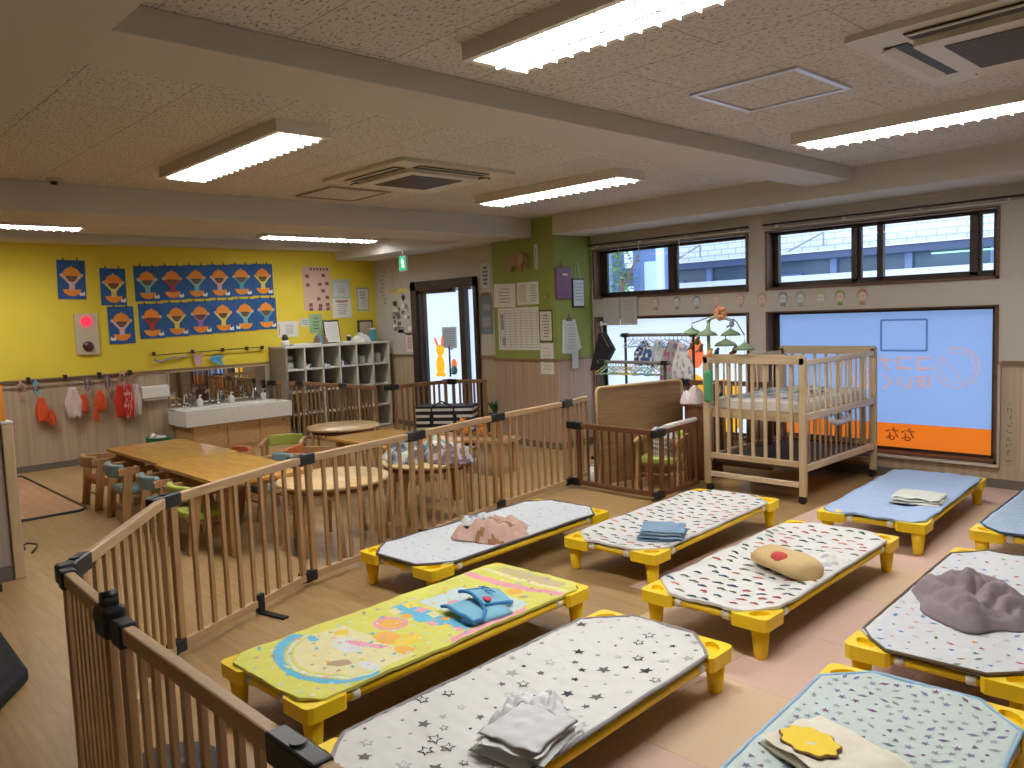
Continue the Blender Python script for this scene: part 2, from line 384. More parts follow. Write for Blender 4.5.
FW = film('white_frosted_film', (.78, .88, 1.0), .40, .50)
FO = film('orange_film', (.82, .26, .03), .32, .45)
FY = film('yellow_sticker_film', (1.0, .62, .04), .35, .45)
FR = film('coral_sticker_film', (1.0, .30, .12), .35, .40)
o, cx, cz, w, h = window(3, W1, LO, True)
pane(o, -w/2+.07, w/2-.07, -h/2+.07, h/2-.033, .125, FW)
m = MB(); m.prism(ell(.27, -.17, .13, .17), .110, .115, 'xz').to('sticker', FY, o)
m = MB(); m.prism(ell(.29, .22, .09, .16), .110, .115, 'xz').to('sticker', FR, o)
m = MB(); m.prism(ell(.62, -.32, .22, .28), .110, .115, 'xz').to('sticker', FY, o)
o, cx, cz, w, h = window(4, W2, LO, True)
zb = .445-cz
pane(o, -w/2+.07, w/2-.07, zb, h/2-.033, .125, FB)
pane(o, -w/2+.07, w/2-.04, -h/2+.022, zb, .125, FO)
LOGO = film('logo_outline', (.86, .62, .66), .3, .30); LOGB = film('blue_outline', (.24, .42, .80), .3, .18); ORD = plain('dark_orange_letter', (.55, .13, .02), .6)
# round logo: two arcs and a slanted half
def arc_band(m, cx_, cz_, r0, r1, a0, a1, n=20):
    pts = [(cx_+r1*math.cos(math.radians(a0+(a1-a0)*k/n)), cz_+r1*math.sin(math.radians(a0+(a1-a0)*k/n))) for k in range(n+1)]
    pts += [(cx_+r0*math.cos(math.radians(a1-(a1-a0)*k/n)), cz_+r0*math.sin(math.radians(a1-(a1-a0)*k/n))) for k in range(n+1)]
    m.prism(pts, .113, .117, 'xz')
lx, lz = -2.215-cx, .935-cz
m = MB()
arc_band(m, lx, lz, .152, .164, -60, 120); arc_band(m, lx, lz, .118, .125, -60, 112)
arc_band(m, lx-.01, lz-.01, .150, .158, 135, 300); arc_band(m, lx-.01, lz-.01, .108, .115, 140, 290)
m.bar((lx-.115, .115, lz+.10), (lx+.06, .115, lz-.145), .014, .004); m.bar((lx-.075, .115, lz+.045), (lx+.03, .115, lz-.10), .007, .004)
m.to('logo', LOGO, o)
text_obj('lettering', 'ココナッツ', .16, LOGO, o, (-2.79-cx, .115, .955-cz), mirror=True)
text_obj('lettering', 'ほいくえん', .15, LOGO, o, (-2.77-cx, .115, .79-cz), mirror=True)
text_obj('lettering', 'なな', .13, ORD, o, (-2.66-cx, .115, .345-cz), mirror=True)
m = MB(); sx0, sx1, sz0, sz1 = -2.82-cx, -2.45-cx, 1.07-cz, 1.33-cz; t = .016
m.box(((sx0+sx1)/2, .117, sz0), (sx1-sx0, .004, t)).box(((sx0+sx1)/2, .117, sz1), (sx1-sx0, .004, t)).box((sx0, .117, (sz0+sz1)/2), (t, .004, sz1-sz0)).box((sx1, .117, (sz0+sz1)/2), (t, .004, sz1-sz0))
m.to('sticker', LOGB, o)
# sill strip of the blue window, pale
SB('trim_8', (-2.86, YW-.02, .185), (1.97, .04, .02), plain('pale_sill', (.55, .5, .42), .5))
SB('trim_9', (-1.878, YW-.012, .58), (.02, .024, .80), plain('pale_sill2', (.42, .36, .28), .5))
# curtain rails over the upper windows
RAILS = []
for i, (x0, x1) in enumerate(((-5.97, -3.98), (-3.83, -1.70))):
    t = thing('curtain_rail', 'thin dark curtain rail above the upper window ' + ('nearest the green pilaster' if i == 0 else 'at the right, over four panes'), 'curtain rail', ((x0+x1)/2, YW, 2.235)); RAILS.append(t)
    MB().cyl((-(x1-x0)/2, -.05, 0), ((x1-x0)/2, -.05, 0), .009).to('rod', DKF, t)
    MB().cyl((-(x1-x0)/2, -.03, -.035), ((x1-x0)/2, -.03, -.035), .006).to('inner_rod', WHITE, t)
    for k in range(4):
        MB().box(((k-1.5)*(x1-x0)/3.4, -.025, -.01), (.012, .05, .04)).to('bracket', WHITE, t)
# hanging cords at window 1
for x, ln in ((-5.55, .14), (-5.28, .16), (-4.77, .17)):
    MB().cyl((0, 0, 0), (0, 0, -ln), .004, n=6).cyl((0, 0, -ln), (0, 0, -ln-.03), .007, n=6).to('pull_cord', WHITE, RAILS[0], (x+4.975, -.03, -.035))

# door ----------------------------------------------------------------------
d = thing('door_1', '', '', ((DX0+DX1)/2, YD, 0)); del d['label']; del d['category']; d['kind'] = 'structure'
m = MB(); W = DX1-DX0
for (c, s_) in (((0, .05, DZ-.06), (W, .18, .12)), ((-W/2+.06, .05, DZ/2), (.12, .18, DZ)), ((W/2-.03, .05, DZ/2), (.06, .18, DZ)), ((.36, .05, DZ/2), (.11, .12, DZ-.1)), ((0, .05, .05), (W, .14, .10))): m.box(c, s_)
m.to('door_frame', DKF, d)
m = MB(); m.box((-.27, .03, DZ-.145), (.9, .05, .05)).box((-W/2+.20, .03, DZ/2-.05), (.07, .05, DZ-.22)).to('door_leaf_frame', DKF, d)
MB().box((0, 0, 0), (.86, .006, 1.72)).to('glass_pane', FW, d, (-.11, .06, .98))
MB().box((0, 0, 0), (.28, .006, 1.72)).to('glass_pane', FW, d, (.54, .07, .98))
MB().box((-.36, -.02, DZ-.05), (.24, .05, .05), bev=.005).bar((-.24, -.05, DZ-.06), (.0, -.02, DZ-.13), .02, .01).to('door_closer', BLK, d)
MB().cyl((.10, -.03, .72), (.10, -.03, 1.12), .012).box((.10, .0, .76), (.015, .06, .015)).box((.10, 0, 1.08), (.015, .06, .015)).to('door_handle', DKF, d)
# rabbit sticker and sheet on the glass
m = MB(); rx = -.19
m.prism(ell(rx, .86, .085, .14), .035, .045, 'xz').prism(ell(rx+.01, 1.06, .08, .075), .035, .045, 'xz').prism(ell(rx-.05, .735, .05, .03), .035, .045, 'xz').prism(ell(rx+.05, .735, .05, .03), .035, .045, 'xz')
m.to('rabbit_sticker', FY, d)
MB().prism(ell(rx-.07, 1.17, .02, .07, rot=.5), .036, .046, 'xz').prism(ell(rx+.06, 1.18, .02, .08, rot=-.15), .036, .046, 'xz').prism(ell(rx+.29, .87, .05, .08), .036, .046, 'xz').to('ear_sticker', FR, d)
m = MB(); m.prism(ell(rx+.29, .80, .06, .06), .034, .044, 'xz').to('fish_sticker', TEAL, d)
m = MB(); m.box((.02, .045, 1.23), (.30, .003, .28)); m.mi = 1
for k in range(8): m.box((.02, .042, 1.34-k*.03), (.24, .002, .008))
m.to('notice_sheet', [plain('sheet_blue', (.50, .60, .75), .7), INKB], d)
# daylight side of the door glass is lit by the sky outside

# ------------------------------------------------------------------ floor mats
MATC = [plain('foam_pink', (.62, .43, .35), .7, noise_amt=.03, nscale=60, bump=.1, bscale=300), plain('foam_orange', (.62, .45, .30), .7, noise_amt=.03, nscale=60, bump=.1, bscale=300)]
mx0, my0, T = -2.72, 6.93, .60
rows = {}
# the edge of the mats steps out towards the window: wide rows near the window, narrower ones near the camera
def tile_outline(ts):
    pts = []
    h_ = ts/2-.0007
    return rrect(2*h_, 2*h_, .004, 2)
tile_me = None
k = 0
for j in range(15):
    y = my0-T/2-j*T
    x_start = -2.66 if y > 3.2 else (-2.36 if y > 1.9 else -1.76)
    i = 0
    x = x_start+T/2
    while x < 1.6 and y > -1:
        if True:
            ci = (i*2+j) % 3 == 0
            key = 'o' if ci else 'p'
            o = MB().prism(tile_outline(T), 0, .012).to('foam_mat_tile', MATC[1 if ci else 0])
            o.location = (x, y, .0)
            tag(o, 'flat interlocking foam floor tile, one of the %s ones under the cots' % ('pale orange' if ci else 'pale pink'), 'floor mat', 'pale orange foam tiles' if ci else 'pale pink foam tiles')
        x += T; i += 1
MT = .012
# wood-look mat by the yellow wall
t = thing('floor_mat', 'wood-look rectangular mat with dark border on the floor before the yellow wall', 'mat', (-8.45, 1.25, 0))
MB().box((0, 0, .004), (2.3, 1.38, .008)).to('mat_surface', brickmat('mat_planks', (.42, .22, .12), (.48, .27, .15), (.33, .16, .09), .9, .09, .002, rough=.5), t)
MB().tube([(*p, .008) for p in rrect(2.32, 1.40, .10)], .013, 6, True).to('border', BLK, t)

# ------------------------------------------------------------------ ceiling fixtures
TUBE = emis('fluorescent_glow', (1.0, .975, .94), 40.0)
LOUV = plain('louver_white', (.85, .87, .85), .3, noise_amt=.01)
HOUS = plain('fixture_housing', (.76, .71, .64), .5, noise_amt=.02)
def light_fix(label, cx, cy, L_, W_, z, rz):
    t = thing('ceiling_light', label, 'ceiling light', (cx, cy, z), rz, None)
    hgt = CEIL-z
    m = MB(); e = .03
    m.box((0, W_/2+e/2, hgt/2), (L_+2*e, e, hgt)).box((0, -W_/2-e/2, hgt/2), (L_+2*e, e, hgt)).box((L_/2+e/2, 0, hgt/2), (e, W_, hgt)).box((-L_/2-e/2, 0, hgt/2), (e, W_, hgt))
    m.to('housing', HOUS, t)
    MB().box((0, 0, .008), (L_, W_, .006)).to('diffuser', TUBE, t)
    m = MB()
    for k in range(19): m.box((-L_/2+(k+.5)*L_/19, 0, -.006), (.006, W_, .018))
    m.box((0, 0, -.006), (L_, .014, .018))
    m.to('louver', LOUV, t)
    return t
light_fix('long louvered ceiling light at the top centre, nearest the camera', -1.60, 2.23, 1.54, .25, 2.475, 0)
light_fix('long louvered ceiling light at the right, close to the windows', -1.64, 4.90, 1.54, .25, 2.475, 0)
light_fix('louvered ceiling light nearest the yellow wall side of the main beam', -4.62, 2.19, 1.54, .25, 2.475, 0)
light_fix('louvered ceiling light nearest the green pilaster', -4.56, 4.87, 1.54, .25, 2.475, 0)
light_fix('ceiling light parallel to the yellow wall above the white cubby shelf', -8.66, 5.12, 1.48, .22, 2.49, PI/2)
light_fix('ceiling light parallel to the yellow wall at the far left edge', -8.66, 1.70, 1.48, .22, 2.49, PI/2)

def cassette(label, cx, cy, rz):
    t = thing('air_conditioner', label, 'air conditioner', (cx, cy, CEIL), rz)
    m = MB(); s = .51
    IV = plain('ac_ivory', (.60, .55, .45), .45, noise_amt=.02)
    prof = rrect(2*s, 2*s, .03)
    m.prism(prof, -.025, 0)
    m.to('panel', IV, t)
    DK = plain('vent_dark', (.04, .035, .025), .6)
    for k in range(4):
        a = k*PI/2
        M_ = Matrix.Rotation(a, 3, 'Z')
        c = M_ @ Vector((.385, 0, -.027)); MB().box((0, 0, 0), (.09, .62, .006)).to('vent_slot', DK, t, c, a)
        c = M_ @ Vector((.415, 0, -.032)); f = MB(); f.box((0, 0, 0), (.06, .60, .006), ry=.22, bev=.002); f.to('vent_flap', plain('ac_flap', (.60, .54, .42), .4), t, c, a)
    MB().prism(rrect(.64, .64, .03), -.050, -.025).to('grille_frame', IV, t)
    m = MB()
    for k in range(22): m.box((0, -.22+k*.021, 0), (.46, .010, .008))
    m.to('grille', plain('ac_grille', (.12, .10, .08), .5), t, (0, 0, -.052))
    return t
cassette('square ceiling cassette air conditioner beyond the main beam, mid-room', -4.78, 3.66, 0)
cassette('square ceiling cassette air conditioner at the upper right, nearest the camera', -.93, 3.74, 0)
for lab, cx, cy, mt in (('square ceiling access hatch with bright metal frame beside the right air conditioner', -2.01, 3.71, ALU), ('square ceiling access hatch with dull frame beside the mid-room air conditioner', -5.76, 3.63, plain('hatch_dull', (.30, .25, .20), .6))):
    t = thing('ceiling_hatch', lab, 'access hatch', (cx, cy, CEIL))
    m = MB(); q = .265
    for (c, dd) in (((0, q, -.006), (.56, .028, .012)), ((0, -q, -.006), (.56, .028, .012)), ((q, 0, -.006), (.028, .51, .012)), ((-q, 0, -.006), (.028, .51, .012))): m.box(c, dd)
    m.to('frame', mt, t)
    MB().box((0, 0, -.003), (.50, .50, .006)).to('hatch_panel', MATS.get('hp') or ceilingmat(), t)
# detector on the ceiling far left
t = thing('smoke_detector', 'small dark round detector on the ceiling at the far left', 'smoke detector', (-6.15, 1.6, CEIL))
MB().lathe((0, 0, -.02), [(.05, .02), (.05, .008), (.03, 0)]).to('base', plain('detector_beige', (.45, .4, .32), .5), t); MB().lathe((0, 0, -.04), [(.025, .02), (.02, 0)]).to('sensor', BLK, t)

# exit sign
t = thing('exit_sign', 'small green and white exit sign hanging from the ceiling before the glass door', 'exit sign', (-8.22, 6.0, 2.09))
MB().cyl((0, 0, .19), (0, 0, .255), .008, n=8).to('hanger', ALU, t)
MB().box((0, 0, .095), (.15, .03, .19), bev=.004).to('sign_box', WHITE, t)
SG = plain('exit_green', (.0, .45, .22), .5, emit=.5)
MB().box((0, -.017, .095), (.13, .004, .17)).to('green_face', SG, t)
m = MB(); m.box((.01, -.0205, .09), (.045, .002, .09)); m.prism(ell(-.005, .145, .012, .012), -.0215, -.0195, 'xz').bar((-.02, -.021, .12), (.02, -.021, .07), .012, .002).bar((.02, -.021, .07), (-.01, -.021, .045), .01, .002)
m.to('pictogram', plain('exit_white', (.9, .95, .9), .5, emit=.6), t)

# ------------------------------------------------------------------ playpen fence
def slats_for(L): return max(3, round((L-.07)/.095))
def panel(label, p0, p1, h=.75, mz=OAK, mx=OAKX, clip0=True, clip1=False, n=None, group=None, sl=.024):
    p0 = Vector((*p0, 0)); p1 = Vector((*p1, 0)); v = p1-p0; L = v.length; rz = math.atan2(v.y, v.x)
    z0 = MT if p0.x > -1.8 and p0.y > 3 else 0
    t = thing('playpen_panel', label, 'playpen fence', (p0.x, p0.y, z0), rz, group)
    e = .025
    for x in (e+.02, L-e-.02): MB().box((x, 0, h/2+.01), (.038, .026, h-.02-.035), bev=.004).to('post', mz, t)
    MB().box((L/2, 0, h-.022), (L-2*e, .032, .044), bev=.006).to('top_rail', mx, t)
    MB().box((L/2, 0, .055), (L-2*e, .030, .04), bev=.004).to('bottom_rail', mx, t)
    n = n or slats_for(L)
    a, b = e+.04, L-e-.04
    for k in range(n):
        x = a+(b-a)*(k+1)/(n+1)
        MB().box((x, 0, (.075+h-.044)/2), (sl, .014, h-.044-.075)).to('slat', mz, t)
    for q, x in ((clip0, 0), (clip1, L)):
        if q:
            for z, nm in ((h-.024, 'hinge_clip'), (.055, 'hinge_clip')):
                MB().box((x, 0, z), (.17 if z > .2 else .11, .046, .06), bev=.006).cyl((x, 0, z-.035), (x, 0, z+.035), .016, n=10).to(nm, BLK, t)
    return t
N_ = [(-2.88, .715), (-3.64, 1.28), (-4.08, 2.20), (-4.27, 3.14), (-4.48, 4.06), (-4.62, 5.0)]
ln = ['from the front corner to the first hinge',
      'beside the second honey-coloured table and the green chair',
      'before the empty round table',
      'before the round table heaped with quilts',
      'before the pinkish pilaster']
lab = ['light wooden slatted playpen panel, '+x for x in ln]
for i in range(5): panel(lab[i], N_[i], N_[i+1], n=8, clip0=True)
panel('short light wooden playpen panel ending at the tall standing table board', (-4.62, 5.0), (-4.74, 5.42), n=3, clip0=True)
# near run with the gate latch
panel('light wooden playpen gate with many close slats at the lower left, nearest the corner', (-2.82, .665), (-2.27, .645), n=7, clip0=False, clip1=False)
g = panel('light wooden playpen panel with the black latch, running to the bottom edge', (-2.19, .632), (-1.27, .645), n=8, clip0=False, clip1=True)
MB().box((-.06, 0, .735), (.09, .06, .085), bev=.012).box((-.06, 0, .785), (.05, .04, .03), bev=.008).cyl((-.06, -.02, .80), (-.06, .02, .80), .014).to('latch', BLK, g)
MB().box((.04, 0, .725), (.07, .046, .065), bev=.006).to('clamp', BLK, g)
MB().box((-.14, 0, .73), (.06, .036, .045), bev=.012).to('latch_handle', plain('latch_beige', (.45, .34, .22), .5), g)
q = [o for o in bpy.data.objects if o.name.startswith('playpen_panel') and 'gate with many' in o.get('label', '')][0]
MB().box((-.01, .01, .728), (.055, .06, .065), bev=.01).box((.05, 0, .725), (.05, .046, .06), bev=.006).to('corner_clamp', BLK, q)
MB().box((.53, 0, .728), (.05, .044, .065), bev=.006).to('clamp', BLK, q)
MB().box((.03, -.03, .04), (.05, .03, .08), bev=.005).cyl((.03, -.055, .02), (.03, -.015, .02), .02).to('foot_roller', BLK, q)
panel('light wooden playpen panel cut by the bottom edge of the photo', (-1.27, .645), (-.36, .70), n=8, clip0=False)
# floor brackets of the fence
for (x, y, a) in ((-3.88, 1.83, .2),):
    t = thing('fence_foot', 'black flat foot bracket clipped to the bottom rail of the slatted playpen', 'bracket', (x-.01, y-.02, 0), .25)
    MB().box((.10, 0, .006), (.19, .04, .012), bev=.003).to('foot_plate', BLK, t)
    MB().box((.005, 0, .055), (.03, .045, .10), bev=.006).to('clamp', BLK, t)
# back run
labs = ['brown slatted playpen panel beside the white sink counter', 'brown slatted playpen panel before the left cubbies of the white shelf',
        'brown slatted playpen panel before the right cubbies of the white shelf', 'brown slatted playpen panel left of the striped bag',
        'brown slatted playpen panel behind the striped bag, before the glass door']
for l, a, b, n in zip(labs, [(-9.72, 4.90), (-9.22, 5.02), (-8.28, 5.08), (-7.50, 5.22), (-7.44, 6.02)],
                      [(-9.24, 5.02), (-8.30, 5.08), (-7.54, 5.06), (-7.44, 6.0), (-7.02, 6.27)], [4, 8, 7, 8, 5]):
    panel(l, a, b, h=.755, n=n, mz=wood('old_fence_slat', (.25, .13, .055), (.37, .21, .09), 'z'), mx=wood('old_fence_rail', (.24, .12, .05), (.36, .2, .085), 'x'))
# dark brown pen
panel('low dark brown slatted pen panel facing the camera beside the cot pads', (-4.56, 5.03), (-3.72, 5.02), h=.565, n=8, mz=DARKZ, mx=DARKX, sl=.016)
p = panel('low dark brown slatted pen panel with a white foam strip on its top rail', (-3.70, 5.04), (-3.76, 5.68), h=.565, n=5, mz=DARKZ, mx=DARKX, sl=.016)
MB().tube([(.10, 0, .575), (.3, 0, .578), (.60, 0, .575)], .02, 10).to('foam_strip', WCL, p)
panel('dark brown slatted pen panel standing behind the crib before the white window', (-4.42, 6.42), (-3.50, 6.48), h=.82, n=8, mz=DARKZ, mx=DARKX)

# ------------------------------------------------------------------ wooden crib
t = thing('crib', 'tall beech wood crib with vertical slats on black casters by the blue window', 'crib', (-3.215, 6.24, 0))
cw, cl, ch = .86, 1.30, 1.105
hx, hy = cw/2, cl/2
for sx in (-1, 1):
    for sy in (-1, 1):
        p = MB().box((sx*(hx-.02), sy*(hy-.02), (.06+ch)/2), (.055, .04, ch-.06), bev=.008).to('post', PINEZ, t)
        MB().cyl((0, -.012, .03), (0, .012, .03), .030, n=18).box((0, 0, .055), (.02, .03, .02)).to('caster', BLK, t, (sx*(hx-.03), sy*(hy-.03), MT*0))
for sy, tp in ((-1, 0), (1, .0)):
    y = sy*(hy-.02)
    m = MB(); m.prism(rrect(cw+.01, .07, .025, cx=0, cy=ch-.02), y-.02, y+.02, 'xz'); m.to('end_rail', PINEX, t)
    MB().box((0, y, .30), (cw-.10, .028, .045), bev=.004).to('end_rail', PINEX, t)
    MB().box((0, y, .145), (cw-.10, .03, .04), bev=.004).to('end_rail', PINEY if sy < 0 else PINEX, t)
    for k in range(7):
        x = -hx+.06+(cw-.12)*(k+.5)/7
        MB().box((x, y, (.31+ch-.04)/2), (.025, .014, ch-.04-.31)).to('slat', PINEZ, t)
for sx in (-1, 1):
    x = sx*(hx-.015)
    top = 1.06
    MB().box((x, 0, top), (.024, cl-.09, .042), bev=.006).to('side_rail', PINEY, t)
    MB().box((x, 0, .655), (.03, cl-.09, .055), bev=.006).to('side_rail', PINEY, t)
    MB().box((x, 0, .27), (.03, cl-.09, .055), bev=.006).to('side_rail', PINEY, t)
    for k in range(13):
        y = -hy+.06+(cl-.12)*(k+.5)/13
        MB().cyl((x, y, .28), (x, y, top-.02), .009, n=8).to('slat', PINEZ, t)
MB().box((0, 0, .665), (cw-.09, cl-.10, .03)).to('mattress_base', PINEX, t)
MB().box((0, -hy+.045, .64), (cw-.10, .02, .06)).to('mattress_rail', PINEX, t)
MB().box((0, 0, .255), (cw-.1, cl-.1, .02)).to('storage_shelf', plain('shelf_brown', (.10, .075, .055), .6), t)
# mattress with a colourful sheet, lies in the crib
def prints(m, shapes, hf, off=.0015):
    for mi, pts in shapes:
        m.mi = mi; m.poly([(x, y, hf(x, y)+off) for x, y in pts])
    m.mi = 0
rnd = random.Random(3)
m = MB(); m.mi = 0
hm = lambda x, y: .085+.006*math.sin(x*14)*math.sin(y*9)+.004*noise.noise(Vector((x*9, y*9, 1)))
nx, ny = 18, 26; mw, ml = .74, 1.14
gv = [[m.b.verts.new((-mw/2+mw*i/nx, -ml/2+ml*j/ny, hm(-mw/2+mw*i/nx, -ml/2+ml*j/ny)*(1 if 0 < i < nx and 0 < j < ny else .75))) for i in range(nx+1)] for j in range(ny+1)]
for j in range(ny):
    for i in range(nx):
        f = m.b.faces.new((gv[j][i], gv[j][i+1], gv[j+1][i+1], gv[j+1][i])); f.smooth = True
edge = [gv[0][i] for i in range(nx+1)]+[gv[j][nx] for j in range(1, ny+1)]+[gv[ny][i] for i in range(nx-1, -1, -1)]+[gv[j][0] for j in range(ny-1, 0, -1)]
low = [m.b.verts.new((v.co.x*1.01, v.co.y*1.01, 0)) for v in edge]
for k in range(len(edge)):
    m.b.faces.new((edge[k], low[k], low[(k+1) % len(low)], edge[(k+1) % len(edge)]))
sh = []
for k in range(210):
    x = rnd.uniform(-mw/2+.04, mw/2-.04); y = rnd.uniform(-ml/2+.04, ml/2-.04)
    sh.append((rnd.choice([1, 2, 3, 4]), ell(x, y, rnd.uniform(.018, .032), rnd.uniform(.010, .016), rot=rnd.uniform(0, 3), n=7)))
prints(m, sh, hm, .006)
o = m.to('crib_mattress', [WCL, TEAL, REDP, GYP, NAVY], None, (-3.215, 6.24, .683), recalc=False)
tag(o, 'white crib mattress sheet with small coloured print inside the beech crib', 'mattress')
# hangers / white pouch on the crib's side rail
m = MB(); m.tube([(0, 0, .0), (.015, .05, -.03), (.02, .15, -.035), (.02, .26, -.03), (0, .30, 0)], .022, 8)
o = m.to('cloth_roll', plain('lilac_white_cloth', (.55, .5, .56), .8), None, (-2.765, 5.98, .60)); tag(o, 'pale lilac rolled cloth tied along the side rail of the crib', 'cloth')
MB().tube([(0, 0, .05), (.02, .02, .03), (.03, .05, -.03), (.02, .07, -.07), (.0, .08, -.03)], .004, 6).to('tie', INKB, o)
MB().tube([(0, .14, .05), (.03, .15, .02), (.03, .18, -.05), (.01, .20, -.02)], .004, 6).to('tie', INKB, o)

# mobile clamped on the crib
t = thing('crib_mobile', 'hanging toy mobile with pale green umbrellas on a green pole at the crib corner', 'mobile', (-3.60, 5.63, .80))
GP = plain('mobile_green', (.30, .42, .20), .5); GU = plain('umbrella_green', (.20, .28, .15), .6)
MB().cyl((0, -.02, 0), (0, -.02, .58), .014).to('pole', GP, t)
MB().box((0, -.035, .06), (.07, .05, .26), bev=.02).to('clamp', plain('clamp_green', (.08, .30, .14), .5), t)
MB().tube([(0, -.02, .57), (.02, -.02, .61), (.08, 0, .63)], .012, 8).to('arm', GP, t)
TW = plain('twig_brown', (.2, .13, .07), .6)
MB().tube([(-.17, 0, .57), (0, 0, .62), (.12, 0, .62), (.24, 0, .58), (.31, 0, .47)], .005, 6).to('cross_arm', TW, t); MB().tube([(.08, -.16, .59), (.08, 0, .62), (.08, .18, .58)], .005, 6).to('cross_arm', TW, t)
m = MB()
for k in range(7):
    a = k*2*PI/7; m.sph((.10+.036*math.cos(a), .0, .645+.036*math.sin(a)), .026, (1, .5, 1), 8)
m.to('flower', plain('mobile_orange', (.55, .22, .10), .6), t)
for (x, y, z, sc) in ((-.17, 0, .48, 1), (.01, -.06, .47, 1.05), (.13, .02, .385, 1.1), (.31, .0, .355, 1), (.08, .18, .46, 1)):
    MB().lathe((x, y, z), [(.084*sc, 0), (.066*sc, .024), (.028*sc, .044), (.006, .060), (.004, .078)], 10).cyl((x, y, z-.05), (x, y, z), .0015, n=5).cyl((x, y, z+.06), (x, y, z+.14), .0012, n=5).to('umbrella_canopy', GU, t)
for i, (x, y, z, c) in enumerate(((-.17, 0, .38, BRNP), (-.12, 0, .42, GRP), (-.09, 0, .36, BRNP), (.06, 0, .33, TEAL), (.12, 0, .27, SBLUE), (.19, 0, .30, REDP), (.21, .02, .35, BRNP), (.33, 0, .27, TEAL), (.05, -.08, .33, ORP), (.20, 0, .56, INKB))):
    MB().sph((x, y, z), .022, (1, .8, 1.3), 8).sph((x+.012, y, z+.030), .014, (1, 1, 1), 8).cyl((x-.02, y, z-.01), (x-.045, y, z-.025), .008, n=6).to('toy_figure', c, t)

# ------------------------------------------------------------------ standing table board, racks behind it
t = thing('folded_table', 'large brown wooden table top with rounded corners standing on its edge in the low pen', 'folded table', (-4.43, 5.16, 0), math.atan2(.87, .20))
m = MB(); m.prism(rrect(.96, .85, .05, cx=.48, cy=.43), -.015, .015, 'xz'); m.to('table_top', BOARDW, t)
m = MB(); m.tube([(p[0], -.016, p[1]) for p in rrect(.96, .85, .05, cx=.48, cy=.43)], .012, 6, True); m.to('edge_band', MAPLE, t)
for lx_ in (.25, .70): MB().box((lx_, .04, .40), (.05, .04, .5)).to('folded_leg', DARKZ, t)

HANG = [plain('hanger_blue', (.05, .30, .55), .4), plain('hanger_white', (.7, .72, .75), .4), plain('hanger_green', (.25, .55, .35), .4), plain('hanger_yellow', (.75, .62, .15), .4)]
def rack(label, x0, x1, y, z, foot=True):
    t = thing('garment_rack', label, 'garment rack', ((x0+x1)/2, y, 0)); L = x1-x0
    MB().cyl((-L/2, 0, z), (L/2, 0, z), .016, n=12).to('rail', plain('rack_rail_grey', (.2, .19, .18), .4), t)
    for s in (-1, 1):
        MB().cyl((s*(L/2-.06), 0, .02), (s*(L/2-.06), 0, z+.0), .014, n=10).box((s*(L/2-.06), 0, z), (.07, .05, .045), bev=.006).to('upright', BLK, t)
        MB().box((s*(L/2-.06), 0, .02), (.04, .40, .03)).to('foot', BLK, t)
    return t
rack('black garment rack, the taller of the two behind the standing table board', -5.31, -4.36, 6.62, 1.24)
rack('black garment rack, the lower of the two hung with colourful hangers', -5.36, -4.47, 6.30, .985)
def hanger_mesh():
    m = MB(); m.tube([(0, 0, 0), (.012, 0, .02), (0, 0, .035), (-.012, 0, .025)], .003, 6)
    m.tube([(0, 0, 0), (0, 0, -.025), (.13, 0, -.085), (.125, 0, -.10), (-.125, 0, -.10), (-.13, 0, -.085), (0, 0, -.025)], .004, 6)
    return m
hm_ = []
for c in HANG:
    o = hanger_mesh().to('hanger', c, None, (0, 0, 0)); hm_.append(o)
used = [0]*4
def put_hanger(ci, x, y, z, rz, label, group):
    o = hm_[ci]
    if used[ci]: o = o.copy(); COL.objects.link(o)
    used[ci] = 1; o.location = (x, y, z-.018); o.rotation_euler = (0, 0, rz); tag(o, label, 'hanger', group); return o
rh = random.Random(5); nm = ['blue', 'white', 'pale green', 'yellow']
for k in range(16):
    ci = rh.choice([0, 1, 1, 0]); put_hanger(ci, -5.20+k*.05, 6.62, 1.24, PI/2+rh.uniform(-.35, .35), '%s plastic hanger on the taller garment rack' % nm[ci], '%s hangers on the taller rack' % nm[ci])
for k in range(20):
    ci = rh.choice([0, 2, 3, 2, 3]); put_hanger(ci, -5.27+k*.036, 6.30, .985, PI/2+rh.uniform(-.4, .4), '%s plastic hanger on the lower garment rack' % nm[ci], '%s hangers on the lower rack' % nm[ci])
def garment(name, mat, loc, w, h, label, cat, rz=0, seed=0, group=None, mats=None, flare=.2):
    """a hanging cloth with folds: an open curved sheet with thickness"""
    m = MB(); nx, nz = 16, 12; G = []
    for side in (1, -1):
        g = []
        for j in range(nz+1):
            v = j/nz; row = []
            ww = w*(.30+.70*min(1, v*2.2)+flare*v*.3)/2
            for i in range(nx+1):
                u = i/nx*2-1
                x = u*ww*(1+.08*noise.noise(Vector((v*3, seed, side))))
                bulge = .03*(1-u*u)*(1-.3*v)+.002
                y = side*bulge+.022*noise.noise(Vector((u*3.5+seed, v*1.2, seed)))*(.4+v)
                z = -v*h-(.03*noise.noise(Vector((u*2+seed, 5, seed)))+.02*u*u)*v
                row.append(m.b.verts.new((x, y, z)))
            g.append(row)
        G.append(g)
    for g in G:
        for j in range(nz):
            for i in range(nx):
                f = m.b.faces.new((g[j][i], g[j][i+1], g[j+1][i+1], g[j+1][i])); f.smooth = True
                if mats and noise.noise(Vector((i*.5+seed, j*.5, seed))) > .12: f.material_index = 1
    A, B = G
    for j in range(nz):
        for i in (0, nx): m.b.faces.new((A[j][i], A[j+1][i], B[j+1][i], B[j][i]))
    for i in range(nx):
        for j in (0, nz): m.b.faces.new((A[j][i], A[j][i+1], B[j][i+1], B[j][i]))
    o = m.to(name, mats or mat, None, loc, rz); tag(o, label, cat, group); return o
